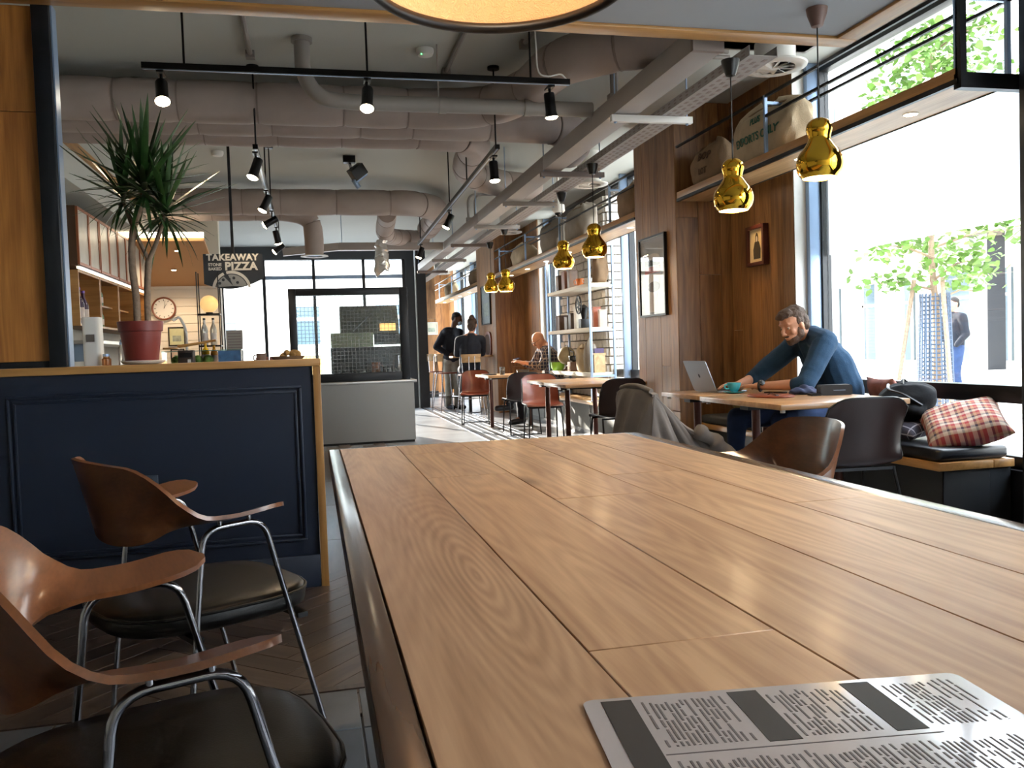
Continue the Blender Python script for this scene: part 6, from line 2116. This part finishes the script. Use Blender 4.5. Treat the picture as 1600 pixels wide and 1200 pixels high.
garment(std, 'trousers', mb, M['trouser_grey'], .012, 2, .005)
for k in 'LR':
    mb = MB().cap(Vector(Js['an'+k])+Vector((0, .03, -.03)), Js['to'+k], .05, .042)
    garment(std, 'shoe', mb, M['trouser_dark'], .01, 1, 0)
hair_cap(std, Ts, M['hair_dark'], [((-.022, 0, .050), (.096, .081, .078)), ((-.062, 0, .01), (.050, .073, .075))], .009, .001)
mb = MB().ball(Ts @ Vector((.072, 0, -.062)), (.046, .056, .045), Ts.to_3x3())
garment(std, 'face_mask', mb, mat('mask_blue', '#9fb4c4', .8), .008, 2, 0)

# --- woman seated on a high stool, seen from behind
wloc = Vector((2.62, 14.45, 0))
Jw = dict(neck=(2.66, 14.45, 1.37), chest=(2.64, 14.44, 1.17), pelvis=(2.62, 14.42, .83),
          shL=(2.46, 14.46, 1.28), elL=(2.44, 14.62, 1.05), wrL=(2.62, 14.80, 1.02),
          shR=(2.84, 14.44, 1.28), elR=(2.88, 14.60, 1.05), wrR=(2.80, 14.80, 1.02),
          hipL=(2.53, 14.46, .79), knL=(2.54, 14.86, .76), anL=(2.54, 14.80, .36), toL=(2.54, 14.94, .33),
          hipR=(2.71, 14.46, .79), knR=(2.72, 14.86, .76), anR=(2.72, 14.80, .36), toR=(2.72, 14.94, .33))
Tw = headT((2.70, 14.50, 1.54), (.42, .88, -.15))
wom = person('woman in a black top with hair in a bun, seen from behind', wloc, Jw, Tw, M['skin'], vox=.011,
             hands=[((2.62, 14.80, 1.02), (.4, .9, 0), (0, 0, 1), (1, 0, 0)), ((2.80, 14.80, 1.02), (-.3, .9, 0), (0, 0, 1), (-1, 0, 0))])
mb = shirt_torso(Jw, .10, .12)
for k in 'LR':
    e, wv_ = Vector(Jw['el'+k]), Vector(Jw['wr'+k])
    chain(mb, [Vector(Jw['neck'])-Vector((0, 0, .05)), Jw['sh'+k], e, e.lerp(wv_, .9)], [.07, .078, .06, .045])
mb.ball((2.62, 14.42, .86), (.17, .14, .12))
garment(wom, 'black_top', mb, M['navy_cloth'], .012, 2, .005)
mb = MB().ball((2.62, 14.44, .82), (.17, .15, .10))
for k in 'LR':
    chain(mb, [Jw['hip'+k], Jw['kn'+k], Jw['an'+k]], [.10, .075, .05])
garment(wom, 'trousers', mb, M['trouser_dark'], .012, 2, .004)
for k in 'LR':
    mb = MB().cap(Vector(Jw['an'+k])+Vector((0, -.03, -.02)), Jw['to'+k], .045, .036)
    garment(wom, 'shoe', mb, M['shoe'], .01, 1, 0)
hair_cap(wom, Tw, M['hair_brown'], [((-.026, 0, .045), (.10, .088, .088)), ((-.06, 0, -.025), (.062, .082, .085)), ((-.055, 0, .125), (.052, .052, .045)), ((-.07, 0, -.09), (.035, .05, .04))], .009, .006)

# ------------------------------------------------------------------ bar stools
def stool(label, x, y, rz, seat=.72):
    t = thing('bar_stool', label, 'stool', (x, y, 0), rz, 'bar stools at the far end')
    MB().prism(rounded(.36, .38, .07), (0, 0, seat-.025), (1, 0, 0), (0, 1, 0), (0, 0, .025)).build('seat', M['leather_brown'], t, bevel=.005)
    grid = []
    for i in range(9):
        a = math.radians(-50+100*i/8)
        grid.append([Vector((.02-.22*math.cos(a), .22*math.sin(a), z)) for z in (seat+.20, seat+.27, seat+.34)])
    MB().sheet(grid, .012).build('backrest', M['shelf_oak'], t, ang=60)
    for sg_ in (-1, 1):
        MB().cyl((.13, sg_*.14, seat-.03), (.20, sg_*.21, 0), .011, seg=10).build('leg', M['chrome'], t)
        MB().cyl((-.13, sg_*.14, seat-.03), (-.22, sg_*.21, 0), .011, seg=10).build('leg', M['chrome'], t)
        MB().cyl((-.14, sg_*.15, seat-.02), (-.125, sg_*.165, seat+.3), .009, seg=8).build('back_rod', M['chrome'], t)
        MB().cyl((-.185, sg_*.05, seat-.02), (-.205, sg_*.05, seat+.3), .008, seg=8).build('back_rod', M['chrome'], t)
        MB().cyl((.17, sg_*.18, .27), (-.18, sg_*.18, .27), .008, seg=8).build('foot_rail', M['chrome'], t)
    MB().cyl((.17, -.18, .27), (.17, .18, .27), .008, seg=8).build('foot_rail', M['chrome'], t)
    return t
stool('wooden backed bar stool behind the standing man', 2.42, 16.9, .2)
stool('wooden backed bar stool in front of the standing man', 2.38, 15.50, .25)
stool('bar stool under the woman in black', 2.62, 14.42, PI/2, .70)
hb = thing('high_table', 'narrow high ledge beside the sunlit pier', 'table', (2.62, 15.05, 0))
MB().box(-.22, .5, -.2, .2, .98, 1.01).build('table_top', M['shelf_oak'], hb, bevel=.003)
MB().cyl((.1, 0, .012), (.1, 0, .98), .03, seg=14).build('column', M['black_metal'], hb)
MB().cyl((.1, 0, 0), (.1, 0, .012), .2, seg=24).build('base_plate', M['black_metal'], hb)
# ------------------------------------------------------------------ outside
gr = MB().box(4.0, 60, -30, 70, -.12, -.02).build('ground_pavement', mat('pavement', '#b9b6b0', .85, var=.06, vscale=1.2))
struct(gr, 'pale street pavement outside the side windows')
struct(MB().box(-40, 4.0, 17.3, 70, -.12, -.02).build('ground_street', mat('street', '#b2b0ac', .85, var=.06, vscale=1.2)), 'pale street beyond the front window')
# frosted film on the near window
m, t, b = new_mat('frosted_film')
t.nodes.remove(b)
o_ = [n for n in t.nodes if n.type == 'OUTPUT_MATERIAL'][0]
tl = t.nodes.new('ShaderNodeBsdfTranslucent'); tl.inputs[0].default_value = (.86, .90, .92, 1)
df = t.nodes.new('ShaderNodeBsdfDiffuse'); df.inputs[0].default_value = (.86, .88, .9, 1)
mx = t.nodes.new('ShaderNodeMixShader'); mx.inputs[0].default_value = .35
t.links.new(tl.outputs[0], mx.inputs[1]); t.links.new(df.outputs[0], mx.inputs[2]); t.links.new(mx.outputs[0], o_.inputs[0])
MB().box(3.899, 3.9005, 3.70, 5.88, 1.74, 2.52).build('frosted_film', m, bpy.data.objects['window_1'])

# building across the street with colonnade
bd = thing('building', 'white building with dark columns across the street', 'building', (20, 0, 0))
BW = mat('render_white', '#e4e0d8', .8)
MB().box(2.0, 10, -14, 60, -.1, 12).build('wall', BW, bd)
MB().box(.0, 2.0, -14, 60, 4.2, 5.2).build('canopy', BW, bd)
DG = mat('far_glass', '#5b6a72', .15)
BR = mat('column_dark', '#2c2e33', .6)
for i in range(15):
    y = -10+i*4.6
    MB().box(.1, .75, y, y+.75, -.1, 4.2).build('column', BR if i % 2 else BW, bd)
    w_ = MB().box(1.9, 1.99, y+1.0, y+4.0, .2, 3.2).build('window', DG, bd)
    for q in (1.0, 2.45, 3.9):
        MB().box(1.86, 1.9, y+q, y+q+.10, .2, 3.2).build('window_bar', BW, w_)
    MB().box(1.86, 1.9, y+1.1, y+4.0, 2.3, 2.4).build('window_bar', BW, w_)
    for k in range(2):
        z = 6.2+k*3
        MB().box(1.92, 1.99, y+1.2, y+3.0, z, z+1.7).build('window', DG, bd)
b2 = thing('building', 'pale low building seen through the street window', 'building', (0, 34, 0))
BC = mat('render_cream', '#e8e0d0', .8)
MB().box(-16, 14, 0, 6, -.1, 4.6).build('wall', BC, b2)
for i in range(9):
    x = -13+i*3.1
    w_ = MB().box(x, x+.95, -.04, -.005, 1.55, 3.0).build('window', DG, b2)
    MB().box(x-.05, x+1.0, -.08, -.04, 2.45, 2.58).build('window_bar', BW, w_)
    MB().box(x, x+.95, -.05, -.005, .2, 1.1).build('door_panel', mat('ochre', '#c9a060', .7) if 'ochre' not in bpy.data.materials else bpy.data.materials['ochre'], b2)
# street trees
LG = mat('street_leaf', '#587a2e', .6, var=.35, vscale=3)
try:
    LG.node_tree.nodes['Principled BSDF'].inputs['Transmission Weight'].default_value = 0
    LG.node_tree.nodes['Principled BSDF'].inputs['Subsurface Weight'].default_value = 0
except Exception:
    pass
def street_tree(label, x, y, seed, h=5.6, rad=1.35, low=1.75):
    r = random.Random(seed)
    t = thing('street_tree', label, 'tree', (x, y, -.02))
    MB().tube(catmull([(0, 0, 0), (.03, 0, 1.2), (-.02, .03, 2.4), (.03, 0, 4.2), (0, 0, h*.9)], 6), [.065-.05*i/24 for i in range(25)], 10).build('trunk', M['trunk'], t)
    br = MB()
    tips = []
    for i in range(26):
        z = low+(h-low)*(i/26)
        a = i*2.4
        L_ = rad*(1-.55*abs((z-low)/(h-low)-.25))*r.uniform(.6, 1)
        p1 = Vector((math.cos(a)*L_, math.sin(a)*L_, z+.35*L_*r.uniform(-.2, .8)))
        br.tube([(0, 0, z-.15), p1*.5+Vector((0, 0, z*.5)), p1], [.02, .012, .005], 6)
        tips.append((Vector((0, 0, z)), p1))
    br.build('branches', M['trunk'], t)['kind'] = 'stuff'
    lf = MB()
    for i in range(3400):
        a, b_ = r.choice(tips)
        p = a.lerp(b_, r.uniform(.25, 1.1))+Vector((r.gauss(0, .16), r.gauss(0, .16), r.gauss(0, .15)))
        if p.z < low:
            continue
        s = r.uniform(.035, .075)
        R = Euler((r.uniform(-.9, .9), r.uniform(-.9, .9), r.uniform(0, 6.28))).to_matrix()
        q = [R @ Vector(v)*s+p for v in ((-1, 0, 0), (-.3, -.75, .12), (.6, -.5, .1), (1.1, 0, 0), (.6, .5, .1), (-.3, .75, .12))]
        lf.add(q, [(0, 1, 2, 3, 4, 5)])
    lf.build('foliage', LG, t, smooth=False)['kind'] = 'stuff'
    return t
street_tree('slim young street tree with a mesh guard outside the near window', 8.50, 10.35, 4)
street_tree('street tree further along outside the near window', 14.6, 11.0, 8, 6.2, 1.7, 1.9)
tg = thing('tree_guard', 'dark mesh guard with stakes around the young street tree', 'tree guard', (8.50, 10.35, -.02))
gm_ = MB()
for i in range(20):
    a = 2*PI*i/20
    gm_.cyl((.24*math.cos(a), .24*math.sin(a), 0), (.19*math.cos(a), .19*math.sin(a), 1.7), .012, seg=5)
for k in range(28):
    z = .03+k*.06
    rr_ = .24-.05*z/1.7
    gm_.tube([(rr_*math.cos(2*PI*j/20), rr_*math.sin(2*PI*j/20), z) for j in range(20)], .009, 4, loop=True)
gm_.build('mesh', mat('guard', '#4b5a6e', .4, metal=.3), tg)['kind'] = 'stuff'
for a in (.5, 2.6, 4.4):
    MB().cyl((.55*math.cos(a), .55*math.sin(a), 0), (.26*math.cos(a), .26*math.sin(a), 1.9), .03, seg=8).build('stake', M['trunk'], tg)
# passer-by
ploc = Vector((10.6, 12.45, -.02))
def off(d):
    return {k: tuple(Vector(v)+ploc) for k, v in d.items()}
Jp = off(dict(neck=(0, 0, 1.48), chest=(0, 0, 1.28), pelvis=(0, 0, .95), shL=(0, -.19, 1.40), elL=(.02, -.25, 1.12), wrL=(-.12, -.20, .95),
     shR=(0, .19, 1.40), elR=(.02, .25, 1.12), wrR=(-.14, .2, 1.0), hipL=(0, -.09, .90), knL=(-.06, -.1, .48), anL=(.02, -.1, .09), toL=(-.15, -.1, .045),
     hipR=(0, .09, .90), knR=(.03, .1, .48), anR=(.14, .1, .10), toR=(-.02, .1, .045)))
Tp = headT(tuple(Vector((-.02, 0, 1.63))+ploc), (-1, -.1, -.1))
pas = person('passer-by in a dark jacket and blue jeans out on the street', ploc, Jp, Tp, M['skin'], vox=.014)
mb = shirt_torso(Jp, .09, .13)
for k in 'LR':
    chain(mb, [Vector(Jp['neck'])-Vector((0, 0, .05)), Jp['sh'+k], Jp['el'+k], Jp['wr'+k]], [.08, .08, .062, .045])
garment(pas, 'jacket', mb, M['navy_cloth'], .014, 2, .004)
mb = MB().ball(tuple(Vector((0, 0, .9))+ploc), (.14, .17, .1))
for k in 'LR':
    chain(mb, [Jp['hip'+k], Jp['kn'+k], Jp['an'+k]], [.1, .075, .055])
garment(pas, 'jeans', mb, M['jeans'], .014, 2, .004)
hair_cap(pas, Tp, M['hair_dark'], [((-.022, 0, .050), (.098, .083, .080)), ((-.062, 0, .0), (.052, .075, .08))], .012, .002)
for k in 'LR':
    garment(pas, 'shoe', MB().cap(Vector(Jp['an'+k])+Vector((.02, 0, -.04)), Jp['to'+k], .05, .04), M['shoe'], .012, 1, 0)
